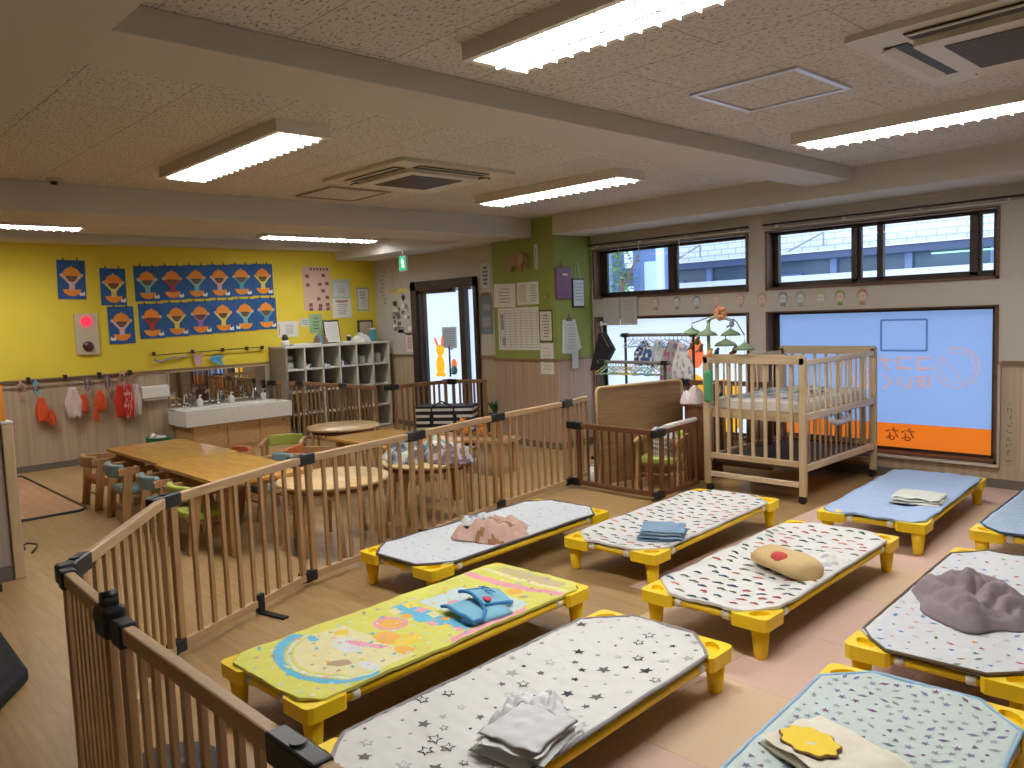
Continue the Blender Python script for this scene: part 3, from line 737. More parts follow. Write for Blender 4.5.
garment('drawstring_bag', None, (-4.97, 6.56, 1.18), .24, .24, 'navy and white patterned pouch hanging from the taller rack', 'bag', seed=2, mats=[plain('navy_pattern', (.05, .1, .3), .8), WCL])
garment('hanging_shirt', None, (-4.60, 6.55, 1.19), .34, .46, 'grey and pink patterned child shirt hanging at the right end of the rack', 'clothing', seed=4, mats=[plain('grey_shirt', (.35, .35, .36), .8), plain('pink_shirt', (.45, .12, .2), .8)])
garment('hanging_towel', None, (-4.47, 6.50, 1.16), .24, .44, 'white patterned cloth hanging at the end of the taller rack', 'cloth', seed=9, mats=[WCL, plain('lilac_cloth', (.45, .38, .5), .8)])
garment('hanging_bib', None, (-4.80, 6.57, 1.19), .20, .26, 'pale translucent-looking white bib hanging in the middle of the taller rack', 'bib', seed=11, mats=[plain('icy_cloth', (.55, .62, .70), .7), WCL])
# black bag on the wall left of the window
t = thing('hanging_bag', 'black triangular cloth bag hanging on a white hook beside the left window', 'bag', (-5.72, 6.80, 1.36))
m = MB(); m.prism([(-.02, -.10), (.05, -.10), (.17, -.28), (.02, -.50), (-.16, -.52)], -.03, .03, 'xz'); m.to('bag_body', plain('black_fabric', (.02, .022, .025), .85), t)
MB().tube([(0, 0, 0), (.02, 0, -.1)], .005, 6).tube([(0, 0, 0), (.03, -.03, -.12), (.12, -.03, -.25)], .004, 6).to('strap', plain('strap_grey', (.3, .3, .3), .7), t)
MB().sph((0, 0, 0), .02, (1, .7, 1.5)).cyl((0, 0, 0), (0, .14, 0), .008).to('hook', WHITE, t)

# ------------------------------------------------------------------ small tables
def rect_table(label, cx, cy, L_, W_, h, rz=0, group=None):
    t = thing('low_table', label, 'table', (cx, cy, 0), rz, group)
    MB().box((0, 0, h-.014), (L_, W_, .028), bev=.006).to('table_top', TABLE, t)
    m = MB()
    for s in (-1, 1): m.box((0, s*(W_/2-.10), h-.042), (L_-.16, .02, .03)).box((s*(L_/2-.08), 0, h-.042), (.02, W_-.16, .03))
    m.to('apron', CHW, t)
    for sx in (-1, 1):
        for sy in (-1, 1):
            MB().box((sx*(L_/2-.09), sy*(W_/2-.08), (h-.03)/2), (.075, .05, h-.03), bev=.006).to('leg', CHW, t)
    return t
rect_table('honey-coloured rectangular low table, the one farther left beside the hanging red caps', -6.70, 2.44, 1.17, .64, .50)
rect_table('honey-coloured rectangular low table right behind the slatted playpen, end to end with its twin', -5.49, 2.41, 1.17, .64, .50)
rect_table('honey-coloured rectangular low table behind the round tables, near the green chair', -5.55, 3.88, 1.15, .64, .50)
def bent_leg(m, r, a, h, w=.035):
    ca, sa = math.cos(a), math.sin(a); tx, ty = -sa, ca
    pts = []
    for k in range(11):
        b = PI*k/10; off = .11*math.cos(b)
        z = h-.11-.03+.11*math.sin(b)
        pts.append((r*ca+tx*off, r*sa+ty*off, z))
    pts = [(r*ca*1.06+tx*.125, r*sa*1.06+ty*.125, .012)]+pts+[(r*ca*1.06-tx*.125, r*sa*1.06-ty*.125, .012)]
    m.tube(pts, .014, 8)
def round_table(label, cx, cy, r, h, group=None):
    t = thing('round_table', label, 'table', (cx, cy, 0), 0, group)
    MB().lathe((0, 0, h), [(r-.01, -.024), (r, -.018), (r, -.006), (r-.006, 0), (0.001, 0)], 40).to('table_top', MAPLE, t)
    MB().lathe((0, 0, h-.024), [(r-.05, -.035), (r-.05, 0), (r-.06, 0)], 32).to('apron', BRNP, t)
    for k in range(4):
        m = MB(); bent_leg(m, r-.07, PI/4+k*PI/2, h-.03); m.to('leg', MAPLE, t)
    return t
round_table('pale empty round table close behind the slatted playpen', -4.66, 2.74, .37, .47)
round_table('pale round table heaped with folded quilts, behind the playpen', -4.76, 3.62, .36, .45)
round_table('light round table farthest back, before the fenced white shelf', -6.70, 4.08, .345, .50)

# ------------------------------------------------------------------ children's armchairs
def make_chair(label, padc, group=None, seatc=None):
    t = thing('child_armchair', label, 'chair', (0, 0, 0), 0, group)
    w, d = .35, .33
    for s in (-1, 1):
        x = s*w/2
        MB().prism([(-.205, 0), (-.145, 0), (-.095, .39), (-.16, .39)], x-.011, x+.011, 'yz').to('rear_leg', CHW, t)
        MB().prism([(.17, 0), (.115, 0), (.055, .39), (.115, .39)], x-.011, x+.011, 'yz').to('front_leg', CHW, t)
        MB().prism([(-.20, .38), (-.20, .42), (-.17, .432), (.13, .425), (.17, .41), (.17, .39)], x-.016, x+.016, 'yz').to('armrest', CHW, t)
    n = 14; A = []
    for k in range(n+1):
        u = k/n*2-1; A.append((u*(w/2-.018), -.165-.045*(1-u*u)))
    m = MB(); m.prism([(x, y-.022) for x, y in A]+[(x, y+.022) for x, y in A[::-1]], .355, .455)
    b = m.to('backrest', padc, t); bv = b.modifiers.new('b', 'BEVEL'); bv.width = .014; bv.segments = 3
    m = MB(); m.prism(rrect(w-.03, d-.02, .05, cx=0, cy=-.005), .215, .265)
    s_ = m.to('seat', seatc or padc, t)
    bv = s_.modifiers.new('b', 'BEVEL'); bv.width = .014; bv.segments = 3
    MB().box((0, -.01, .203), (w-.02, d-.08, .022)).to('seat_frame', CHW, t)
    MB().cyl((-w/2, .10, .12), (w/2, .10, .12), .008, n=8).to('stretcher', CHW, t); MB().cyl((-w/2, -.15, .12), (w/2, -.15, .12), .008, n=8).to('stretcher', CHW, t)
    return t
chO = make_chair('child wooden armchair with orange seat, leftmost of the row before the tables', CHW, seatc=PADO)
chB = make_chair('', PADB); chG = make_chair('', PADG)
def place(o, x, y, rz, label=None, s=1):
    o.location = (x, y, 0); o.rotation_euler = (0, 0, rz); o.scale = (s, s, s)
    if label: o['label'] = label
    return o
place(chO, -7.36, 2.17, 0)
place(chB, -6.70, 2.17, 0, 'child wooden armchair with light blue seat next to the orange-seated chair')
place(copy_tree(chB), -5.95, 2.17, 0, 'child wooden armchair with light blue pads between the blue and the green chairs')
place(chG, -5.40, 2.17, 0, 'child wooden armchair with lime green pads behind the slatted playpen at the near table')
chO2 = make_chair('child wooden armchair with brown-orange back beyond the tables, before the sink cabinet', PADO)
place(chO2, -6.60, 2.84, PI)
place(copy_tree(chB), -5.90, 2.86, PI, 'child wooden armchair with light blue back on the far side of the near table')
place(copy_tree(chG), -6.80, 3.50, -2.2, 'child wooden armchair with lime green pads standing alone before the sink cabinet')
place(copy_tree(chO2), -6.02, 3.36, -.9, 'child wooden armchair with orange back turned away beside the third low table')
place(copy_tree(chG), -5.95, 4.42, PI, 'child wooden armchair with lime green back before the striped bag')
place(copy_tree(chG), -4.02, 5.52, 3.5, 'child wooden armchair with lime green seat inside the low dark brown pen')
# wire basket and pile on that chair
t = thing('wire_basket', 'small white wire basket standing on the green chair in the dark pen', 'basket', (-4.00, 5.53, .267))
m = MB()
for z in (.0, .04, .08, .12, .155): m.tube([(*p, z+.004) for p in rrect(.21, .17, .02, 2)], .0035, 5, True)
for k in range(7): m.cyl((-.10+k*.033, -.083, .004), (-.10+k*.033, -.083, .158), .003, n=5).cyl((-.10+k*.033, .083, .004), (-.10+k*.033, .083, .158), .003, n=5)
for k in range(5): m.cyl((-.105, -.07+k*.035, .004), (-.105, -.07+k*.035, .158), .003, n=5).cyl((.105, -.07+k*.035, .004), (.105, -.07+k*.035, .158), .003, n=5)
for k in range(6): m.cyl((-.10, -.075+k*.03, .004), (.10, -.075+k*.03, .004), .003, n=5)
m.to('wire_frame', WHITE, t)
# ------------------------------------------------------------------ nap cots
CW, CLN, CH = .635, 1.56, .19
def corner_piece(m, sx, sy):
    """hollow-topped plastic corner with its leg; corner tip at (sx*CW/2, sy*CLN/2)"""
    X, Y = sx*CW/2, sy*CLN/2
    def P(a, b): return (X-sx*a, Y-sy*b)     # a inward along x, b inward along y
    out = [P(.028, 0), P(.008, .008), P(0, .028), P(0, .155), P(.014, .170), P(.045, .165), P(.165, .045), P(.170, .014), P(.155, 0)]
    cx, cy = P(.062, .062)
    hole = ell(cx, cy, .046, .026, rot=math.atan2(-sy, sx) if True else 0, n=16)
    z0, z1, zi = CH-.055, CH, CH-.018
    b = m.b
    def ring(pts, z): return [b.verts.new((x, y, z)) for x, y in pts]
    lo, hi = ring(out, z0), ring(out, z1); n = len(out)
    for k in range(n): b.faces.new((lo[k], lo[(k+1) % n], hi[(k+1) % n], hi[k]))
    b.faces.new(lo)
    ho, hb = ring(hole, z1), ring(hole, zi); q = len(hole)
    for k in range(q): b.faces.new((ho[k], ho[(k+1) % q], hb[(k+1) % q], hb[k]))
    b.faces.new(hb)
    es = []
    for R_ in (hi, ho):
        for k in range(len(R_)):
            e = b.edges.get((R_[k], R_[(k+1) % len(R_)])); es.append(e)
    bmesh.ops.triangle_fill(b, use_beauty=True, use_dissolve=False, edges=es)
    lx, ly = P(.055, .055)
    m.lathe((lx, ly, 0), [(.024, 0), (.027, .006), (.040, z0)], 14)
def make_cot():
    t = thing('nap_cot', '', 'cot', (0, 0, 0), 0)
    for sx in (-1, 1):
        for sy in (-1, 1):
            m = MB(); corner_piece(m, sx, sy); o = m.to('corner_leg', YP, t)
    for sx in (-1, 1): MB().cyl((sx*(CW/2-.035), -CLN/2+.14, CH-.028), (sx*(CW/2-.035), CLN/2-.14, CH-.028), .018, n=12).to('side_tube', YPD, t)
    for sy in (-1, 1): MB().cyl((-CW/2+.14, sy*(CLN/2-.035), CH-.028), (CW/2-.14, sy*(CLN/2-.035), CH-.028), .018, n=12).to('end_tube', YPD, t)
    m = MB(); a, b_, c = CW/2-.035, CLN/2-.035, .15
    m.prism([(a, -b_+c), (a, b_-c), (a-c, b_), (-a+c, b_), (-a, b_-c), (-a, -b_+c), (-a+c, -b_), (a-c, -b_)], CH-.030, CH-.022)
    m.to('canvas', plain('cot_canvas', (.42, .40, .36), .8), t)
    return t
COT = make_cot(); cot_used = [False]
def smark(kind, x, y, r, rnd):
    """small printed motif as outlines -> list of (dx,dy) polygons"""
    c, s = math.cos(r), math.sin(r)
    T_ = lambda pts: [(x+px*c-py*s, y+px*s+py*c) for px, py in pts]
    if kind == 'car':
        L_ = rnd.uniform(.019, .030)
        return [('b', T_([(-L_, -.009), (L_, -.009), (L_, .002), (L_*.55, .004), (L_*.25, .013), (-L_*.45, .013), (-L_*.75, .004), (-L_, .003)])),
                ('w', T_(ell(-L_*.55, -.008, .0048, .0048, n=7))), ('w', T_(ell(L_*.55, -.008, .0048, .0048, n=7)))]
    if kind == 'star': return [('b', T_(star(0, 0, rnd.choice([.012, .018, .026, .030]))))]
    if kind == 'dash': return [('b', T_([(-.013, -.003), (.013, -.003), (.013, .003), (-.013, .003)]))]
    if kind == 'leaf': return [('b', T_([(-.019, 0), (-.004, .008), (.019, .001), (-.002, -.008)]))]
    if kind == 'flower': return [('b', T_([(rr*math.cos(a), rr*math.sin(a)) for k in range(10) for a, rr in ((k*PI/5, .016 if k % 2 == 0 else .006),)]))]
    if kind == 'dot': return [('b', T_(ell(0, 0, .006, .006, n=7)))]
    if kind == 'tri': return [('b', T_([(-.012, -.007), (.012, -.005), (.0, .011)]))]
    return []
def pad(label, cx, cy, rz, base, edge, kinds, cols, count, seed, chamfer=.135, quilt=0, big=None, inset=.0, grid=False, wavy=.004, open_star=False):
    t = tag(bpy.data.objects.new('cot_pad', None), label, 'cot pad'); COL.objects.link(t); t.location = (cx, cy, Z_OF(cx, cy)); t.rotation_euler = (0, 0, rz)
    rnd = random.Random(seed)
    W, L_ = CW-.035-inset*2, CLN-.035-inset*2
    def half(v):  # half width at length position v in [-L/2, L/2]
        d = L_/2-abs(v)
        return W/2 if d > chamfer else W/2-chamfer*(1-d/chamfer)
    def hf(x, y):
        u, v = 2*x/W, 2*y/L_
        z = CH+.010-.022*(1-u*u)*(1-v*v*v*v)
        z += wavy*noise.noise(Vector((x*7, y*4, seed)))*1.6+wavy*.8*noise.noise(Vector((x*22, y*13, seed+7)))
        if quilt: z += .0035*abs(math.sin(y*PI/quilt))**.5+.002*abs(math.sin(x*PI/.17))**.5
        return z
    nx, ny = (96, 220) if big else (24, 84 if quilt else 56)
    ys = [-L_/2+L_*j/ny for j in range(ny+1)]
    m = MB(); G = []
    for y in ys:
        h = half(y)
        G.append([m.b.verts.new((h*(2*i/nx-1), y+.006*noise.noise(Vector((h*(2*i/nx-1)*9, seed, 3)))*(1 if abs(y) > L_/2-.02 else 0), hf(h*(2*i/nx-1), y))) for i in range(nx+1)])
    for j in range(ny):
        for i in range(nx):
            f = m.b.faces.new((G[j][i], G[j][i+1], G[j+1][i+1], G[j+1][i])); f.smooth = True
    ed = [G[0][i] for i in range(nx+1)]+[G[j][nx] for j in range(1, ny+1)]+[G[ny][i] for i in range(nx-1, -1, -1)]+[G[j][0] for j in range(ny-1, 0, -1)]
    lo = [m.b.verts.new((v.co.x, v.co.y, v.co.z-.012)) for v in ed]; n = len(ed)
    for k in range(n): m.b.faces.new((ed[k], lo[k], lo[(k+1) % n], ed[(k+1) % n]))
    shapes = []
    if big:
        regs = big(W, L_)
        def pip(x, y, P_):
            c = False; j_ = len(P_)-1
            for i_ in range(len(P_)):
                if (P_[i_][1] > y) != (P_[j_][1] > y) and x < (P_[j_][0]-P_[i_][0])*(y-P_[i_][1])/(P_[j_][1]-P_[i_][1])+P_[i_][0]: c = not c
                j_ = i_
            return c
        bb = [(min(p[0] for p in P_), max(p[0] for p in P_), min(p[1] for p in P_), max(p[1] for p in P_)) for _, P_ in regs]
        for f in m.b.faces:
            c = f.calc_center_median()
            for (mi_, P_), b_ in zip(regs, bb):
                if b_[0] <= c.x <= b_[1] and b_[2] <= c.y <= b_[3] and pip(c.x, c.y, P_): f.material_index = mi_
    placed = []
    tries = 0
    def inside(x, y, mg=.03): return abs(y) < L_/2-mg and abs(x) < half(y)-mg
    if grid:
        sp, row = grid
        y = -L_/2+.02; r_ = 0
        while y < L_/2:
            x = -W/2+.012+(sp/2 if r_ % 2 else 0)
            while x < W/2:
                if inside(x, y, .018): placed.append((x, y))
                x += sp
            y += row; r_ += 1
        random.Random(seed).shuffle(placed)
    else:
        md = math.sqrt(W*L_/count)*.74
        while len(placed) < count and tries < count*60:
            tries += 1; x = rnd.uniform(-W/2, W/2); y = rnd.uniform(-L_/2, L_/2)
            if inside(x, y) and all((x-a)**2+(y-b)**2 > md*md for a, b in placed): placed.append((x, y))
    wi = len(cols)+1
    for i, (x, y) in enumerate(placed):
        kd = rnd.choice(kinds); ci = rnd.randrange(len(cols))+1
        rot = (PI/2*0+rnd.uniform(-.35, .35)) if kd in ('car', 'dash') else rnd.uniform(0, 6.28)
        if kd == 'car': rot += 0
        if grid: rot = PI/2*0+rnd.uniform(-.1, .1)
        for q, pts in smark(kd, x, y, rot, rnd):
            shapes.append((ci if q == 'b' else wi, pts))
            if open_star and q == 'b' and rnd.random() < .6: shapes.append((-1, [((px-x)*.62+x, (py-y)*.62+y) for px, py in pts]))
    for mi, pts in shapes:
        m.mi = 0 if mi == -1 else mi
        off = .0030 if mi == -1 else .0022
        try: m.poly([(x, y, hf(x, y)+off) for x, y in pts])
        except Exception: pass
    s_ = m.to('sheet', [base]+cols+[NAVY], t, recalc=False)
    # binding along the edge
    if edge:
        pts = []
        for v in ed[::2]: pass
        loop = []
        for y in ys[::(3 if not big else 8)]: loop.append((half(y), y))
        if ys[-1] != loop[-1][1]: loop.append((half(ys[-1]), ys[-1]))
        loopL = [(-x, y) for x, y in loop[::-1]]
        P3 = [(x, y, hf(x, y)-.003) for x, y in loop]+[(x, y, hf(x, y)-.003) for x, y in loopL]
        MB().tube(P3, .0075, 6, True).to('binding', edge, t)
    for sx in (-1, 1):
        for sy in (-1, 1):
            xa, ya = sx*(CW/2-.20), sy*(CLN/2-.035)
            MB().cyl((xa-.016, ya, CH-.028), (xa+.016, ya, CH-.028), .0215, n=12).tube([(xa, ya, CH-.008), (xa, ya-sy*.03, CH-.004), (xa, ya-sy*.06, CH-.008)], .006, 6).to('corner_strap', STRAP, t)
            xb, yb = sx*(CW/2-.035), sy*(CLN/2-.215)
            MB().cyl((xb, yb-.016, CH-.028), (xb, yb+.016, CH-.028), .0215, n=12).tube([(xb, yb, CH-.008), (xb-sx*.02, yb, CH-.004)], .006, 6).to('corner_strap', STRAP, t)
    return t
def Z_OF(x, y): return MT if x > (-2.36 if y > 1.9 else -1.76) else 0
def put_cot(cx, cy, rz, label):
    o = COT if not cot_used[0] else copy_tree(COT)
    cot_used[0] = True
    o.location = (cx, cy, Z_OF(cx, cy)); o.rotation_euler = (0, 0, rz); o['label'] = label
    return o
WPAD = plain('white_pad', (.72, .72, .70), .85, noise_amt=.02, nscale=9, sheen=.1)
def bear_towel(W, L_):
    # large pastel towel composition: bands, a yellow field, colour blocks, soft round shapes
    S_ = []
    H = L_/2
    def rect(x0, x1, y0, y1): return [(x0, y0), (x1, y0), (x1, y1), (x0, y1)]
    w = W/2-.004
    # near end: blue arc, cream field
    arc = [(w*math.cos(a), -H+.30-.20*math.sin(a)) for a in [k*PI/16 for k in range(17)]]
    arc2 = [(x*.88, y+.035) for x, y in arc[::-1]]
    S_.append((1, arc+arc2))
    arc3 = [(x*.86, y+.045) for x, y in arc]; arc4 = [(x*.82, y+.055) for x, y in arc[::-1]]
    S_.append((2, arc3+arc4))
    S_.append((3, [(x*.80, y+.07) for x, y in arc]+[(-w*.8, -H+.52), (w*.8, -H+.52)]))
    # ring and rounded orange shapes
    S_.append((4, ell(-.10, -.10, .085, .075))); S_.append((5, ell(-.10, -.10, .060, .052)))
    S_.append((5, ell(.02, -.20, .075, .05))); S_.append((6, ell(.10, -.16, .055, .06))); S_.append((5, ell(.17, -.24, .05, .035)))
    S_.append((2, ell(-.05, -.36, .08, .05))); S_.append((7, ell(.07, -.48, .05, .028, rot=.7)))
    S_.append((4, ell(.0, -.30, .10, .022, rot=.5))); S_.append((6, ell(-.18, -.30, .03, .03)))
    S_.append((2, ell(.18, -.42, .06, .03))); S_.append((1, ell(-.21, -.42, .03, .02)))
    # colour block rows (lettering-like tiles), plain tiles only
    for k in range(6):
        x = -.19+k*.075
        S_.append((1, rect(x-.042, x+.038, -.01+.01*k, .10+.01*k)))
    tc = [6, 4, 3, 5, 1, 4]
    for k in range(6):
        x = -.19+k*.075
        S_.append((tc[k], rect(x-.028, x+.024, .055+.01*k, .105+.01*k))); S_.append((tc[(k+2) % 6], rect(x-.022, x+.028, -.03+.01*k, .012+.01*k)))
    S_.append((8, [(-.20, .14), (.26, .20), (.24, .42), (.10, .46), (-.20, .40)]))
    S_.append((4, ell(-.05, .24, .05, .035))); S_.append((2, ell(.10, .30, .06, .05)))
    S_.append((4, [(.23, -.05), (w, -.10), (w, .35), (.25, .38)]))
    S_.append((5, ell(.06, .52, .035, .04))); S_.append((7, ell(.14, .49, .03, .02))); S_.append((2, ell(.02, .46, .025, .02)))
    # far end bands
    S_.append((4, [(-w, .515), (w, .575), (w, .62), (-w, .56)])); S_.append((3, rect(-w*.95, w*.95, .63, .66)))
    for k in range(5): S_.append((9, rect(-w*.72, w*.72, .665+k*.014, .671+k*.014)))
    return S_
put_cot(-3.61, 3.21, .06, 'yellow-framed low nap cot nearest the slatted fence, carrying the brown-edged towel')
pad('pale grey-blue speckled cot pad with dark binding, nearest the slatted fence', -3.61, 3.21, .06, plain('pale_blue_pad', (.60, .64, .68), .85), plain('charcoal_binding', (.10, .09, .09), .8), ['leaf', 'dot', 'tri'], [plain('slate_print', (.36, .43, .52), .8), plain('sand_print', (.58, .55, .46), .8)], 190, 1, wavy=.003)
put_cot(-2.90, 4.15, .07, 'yellow-framed low nap cot directly in front of the low dark pen')
CARS = [NAVY, REDP, plain('dark_teal_car', (.03, .12, .14), .7), plain('salmon_car', (.60, .24, .17), .7), plain('olive_car', (.13, .16, .05), .7)]
pad('white cot pad printed with little vehicles, in front of the low dark pen', -2.90, 4.15, .07, WPAD, None, ['car'], CARS, 125, 2)
put_cot(-1.975, 3.70, .035, 'yellow-framed low nap cot in the middle, carrying the beige and red rolled towel')
pad('white cot pad printed with little vehicles, in the middle under the beige towel', -1.975, 3.70, .035, WPAD, None, ['car'], CARS, 125, 12, wavy=.006)
put_cot(-2.04, 5.55, .08, 'yellow-framed low nap cot nearest the blue window')
pad('plain light blue cot pad, nearest the blue window', -2.04, 5.55, .08, plain('light_blue_pad', (.38, .50, .72), .85, bump=.2, bscale=90), None, ['dash'], [plain('faint_blue', (.32, .45, .66), .8)], 20, 4, chamfer=.06, wavy=.008)
put_cot(-1.17, 5.64, .04, 'yellow-framed low nap cot cut by the right edge, with blue patterned pad')
pad('cot pad with dense small blue marks and dark edge, at the far right', -1.17, 5.64, .04, plain('icy_pad', (.50, .62, .74), .85), plain('navy_binding', (.05, .07, .14), .8), ['dash'], [BLUP, plain('mid_blue_print', (.16, .32, .55), .8)], 0, 5, grid=(.036, .024))
put_cot(-2.755, 2.02, .05, 'yellow-framed low nap cot with the yellow towel, beside the fence at lower left')
pad('pastel yellow bath towel with pink and blue picture print spread over a cot', -2.755, 2.02, .05, LIME, None, ['dot', 'tri', 'flower', 'leaf'], [plain('towel_sky', (.14, .50, .72), .85), plain('towel_white', (.70, .74, .72), .85), plain('towel_cream', (.76, .72, .40), .85), plain('towel_pink', (.78, .36, .45), .85), plain('towel_orange', (.82, .46, .10), .85), plain('towel_yolk', (.80, .62, .08), .85), plain('towel_tan', (.48, .36, .22), .85), plain('towel_ice', (.55, .68, .70), .85), plain('towel_plum', (.50, .32, .45), .85)], 170, 6, chamfer=.07, big=bear_towel, wavy=.006)
put_cot(-1.895, 1.87, .05, 'yellow-framed low nap cot with the star pad at the bottom centre')
pad('quilted white cot pad printed with black and grey stars, grey binding', -1.895, 1.87, .05, plain('quilt_white', (.66, .655, .63), .9), plain('grey_binding', (.28, .26, .27), .8), ['star', 'star', 'dot'], [plain('black_star', (.03, .03, .035), .8), plain('soft_grey_star', (.42, .42, .42), .8), plain('dark_grey_star', (.12, .12, .12), .8)], 120, 7, quilt=.062, open_star=True, wavy=.003, chamfer=.15)
put_cot(-1.04, 3.72, .06, 'yellow-framed low nap cot at right carrying the crumpled grey cloth')
pad('white cot pad with scattered coloured scribble print, under the grey cloth', -1.04, 3.72, .06, plain('cool_white_pad', (.64, .67, .70), .9), plain('brown_edge', (.13, .09, .05), .8), ['leaf', 'dot', 'flower', 'tri', 'leaf'], [REDP, GRP, plain('rose_line', (.66, .42, .44), .8), BLUP, plain('faint_grey_line', (.45, .48, .52), .8), ORP], 150, 8, wavy=.004)
put_cot(-.89, 1.99, .08, 'yellow-framed low nap cot at the lower right corner')
pad('pale mint cot pad with purple and grey-green sprigs, light blue binding', -.89, 1.99, .08, plain('mint_pad', (.55, .64, .62), .9), plain('sky_binding', (.30, .50, .70), .7), ['flower', 'leaf', 'tri', 'dot', 'flower'], [PURP, plain('sage_print', (.28, .36, .33), .8), plain('slate_blue_print', (.22, .28, .42), .8), plain('grey_sage', (.36, .42, .42), .8)], 420, 9, wavy=.003)

# ------------------------------------------------------------------ cloths lying on the cots
def heap(name, label, cat, loc, rx_, ry_, h, mats, seed, rz=0, group=None, ridges=5.0, irregular=.25, thr=.10, fold=.5):
    m = MB(); n = 44; G = []
    for j in range(n+1):
        rho = j/n; row = []
        for i in range(64):
            a = 2*PI*i/64
            R_ = 1+irregular*noise.noise(Vector((math.cos(a)*1.3, math.sin(a)*1.3, seed)))*1.6+.05*noise.noise(Vector((math.cos(a)*6, math.sin(a)*6, seed)))
            x = rho*R_*math.cos(a); y = rho*R_*math.sin(a)
            # soft drapery: two families of warped waves over a broad swell
            q1 = noise.noise(Vector((x*1.2, y*1.2, seed+3))); q2 = noise.noise(Vector((x*1.2, y*1.2, seed+9))); ph = seed*1.7
            s1 = (x+.5*q1)*math.cos(ph)+(y+.5*q2)*math.sin(ph); s2 = (x+.4*q2)*math.cos(ph+1.2)+(y+.4*q1)*math.sin(ph+1.2)
            w1 = abs(math.sin(s1*ridges*.75+1.6*q2)); w2 = abs(math.sin(s2*ridges*1.7+1.8*q1))
            w1 = w1**.85
            swell = .5+.5*noise.noise(Vector((x*1.1, y*1.1, seed+40)))*1.6
            env = (1-rho**4)
            z = h*env*(.12+.38*max(0, swell)+fold*.62*w1*(.4+.6*max(0, swell))+.20*w2)
            z += h*.04*noise.noise(Vector((x*9, y*9, seed)))*env
            if j == n: z = 0
            row.append(m.b.verts.new((x*rx_, y*ry_, max(0, z))))
        G.append(row)
    for j in range(n):
        for i in range(64):
            q = (G[j][i], G[j+1][i], G[j+1][(i+1) % 64], G[j][(i+1) % 64])
            if j == 0: q = (G[1][i], G[1][(i+1) % 64], G[0][0])
            f = m.b.faces.new(q); f.smooth = True
            if len(mats) > 1:
                c = f.calc_center_median(); v = noise.noise(Vector((c.x*14+seed, c.y*14, seed)))
                if v > thr: f.material_index = 1
                elif len(mats) > 2 and v < -thr-.08: f.material_index = 2
    m.b.faces.new([G[n][i] for i in range(63, -1, -1)])
    vs = [v for v in G[0][1:]]
    bmesh.ops.delete(m.b, geom=vs, context='VERTS')
    o = m.to(name, mats, None, loc, rz, recalc=True); tag(o, label, cat, group); return o
def padz(x, y, extra=.0): return Z_OF(x, y)+CH-.006+extra
heap('blanket', 'crumpled dusty pink and brown blanket with dark edge on the cot by the fence', 'blanket', (-3.56, 3.18, padz(-3.6, 3)), .23, .27, .15, [plain('dusty_pink', (.56, .36, .30), .9), plain('warm_brown', (.33, .15, .07), .9), plain('dusty_pink2', (.60, .42, .36), .9)], 31, rz=.5, ridges=5, thr=.22)
heap('cloth_bundle', 'white and blue printed bundle tucked on top of the dusty pink blanket', 'cloth', (-3.64, 3.12, padz(-3.6, 3, .07)), .10, .11, .07, [plain('white_blue', (.60, .64, .64), .9), plain('stripe_blue', (.20, .33, .45), .9)], 33, ridges=5)
def fold_stack(name, label, cat, loc, w, d, n, mats, rz, seed, th=.016):
    """a cloth folded into n layers: each a softly bent slab with rounded edges"""
    rnd = random.Random(seed); m = MB()
    for k in range(n):
        ww, dd = w*(1-.05*k*rnd.uniform(.3, 1)), d*(1-.07*k*rnd.uniform(.3, 1)); ox, oy = rnd.uniform(-.01, .01), rnd.uniform(-.012, .012); a = rnd.uniform(-.10, .10)
        nx, ny = 22, 18; G = []
        for side in (1, 0):
            g = []
            for j in range(ny+1):
                row = []
                for i in range(nx+1):
                    u, v = 2*i/nx-1, 2*j/ny-1
                    ed = (1-abs(u)**8)*(1-abs(v)**8)
                    x = u*ww/2*(1+.05*noise.noise(Vector((v*2, seed, k)))); y = v*dd/2*(1+.06*noise.noise(Vector((u*2, seed+4, k))))
                    zt = th*(.5+(.5*ed**.35 if side else -.5*ed**.35)); zt += .012*(noise.noise(Vector((u*2.2+seed, v*2.2, 1)))+.5)*(k+1)/n+.004*noise.noise(Vector((u*7, v*5, seed+k)))
                    X_ = x*math.cos(a)-y*math.sin(a)+ox; Y_ = x*math.sin(a)+y*math.cos(a)+oy
                    row.append(m.b.verts.new((X_, Y_, max(0, k*th*.92+zt))))
                g.append(row)
            G.append(g)
        m.mi = k % len(mats) if len(mats) > 1 else 0
        A, B = G
        for g, flip in ((A, 0), (B, 1)):
            for j in range(ny):
                for i in range(nx):
                    q = (g[j][i], g[j][i+1], g[j+1][i+1], g[j+1][i]); f = m.b.faces.new(q[::-1] if flip else q); f.smooth = True; f.material_index = m.mi
        for j in range(ny):
            for i in (0, nx): f = m.b.faces.new((A[j][i], A[j+1][i], B[j+1][i], B[j][i])); f.smooth = True; f.material_index = m.mi
        for i in range(nx):
            for j in (0, ny): f = m.b.faces.new((A[j][i], A[j][i+1], B[j][i+1], B[j][i])); f.smooth = True; f.material_index = m.mi
    o = m.to(name, mats, None, loc, rz); tag(o, label, cat); return o
fold_stack('folded_towel', 'light blue folded towel lying on the vehicle-print pad before the dark pen', 'towel', (-2.72, 3.72, padz(-2.7, 3.8)), .26, .24, 4, [plain('towel_lightblue', (.30, .44, .58), .9), plain('towel_midblue', (.22, .35, .50), .9)], .5, 3, th=.017)
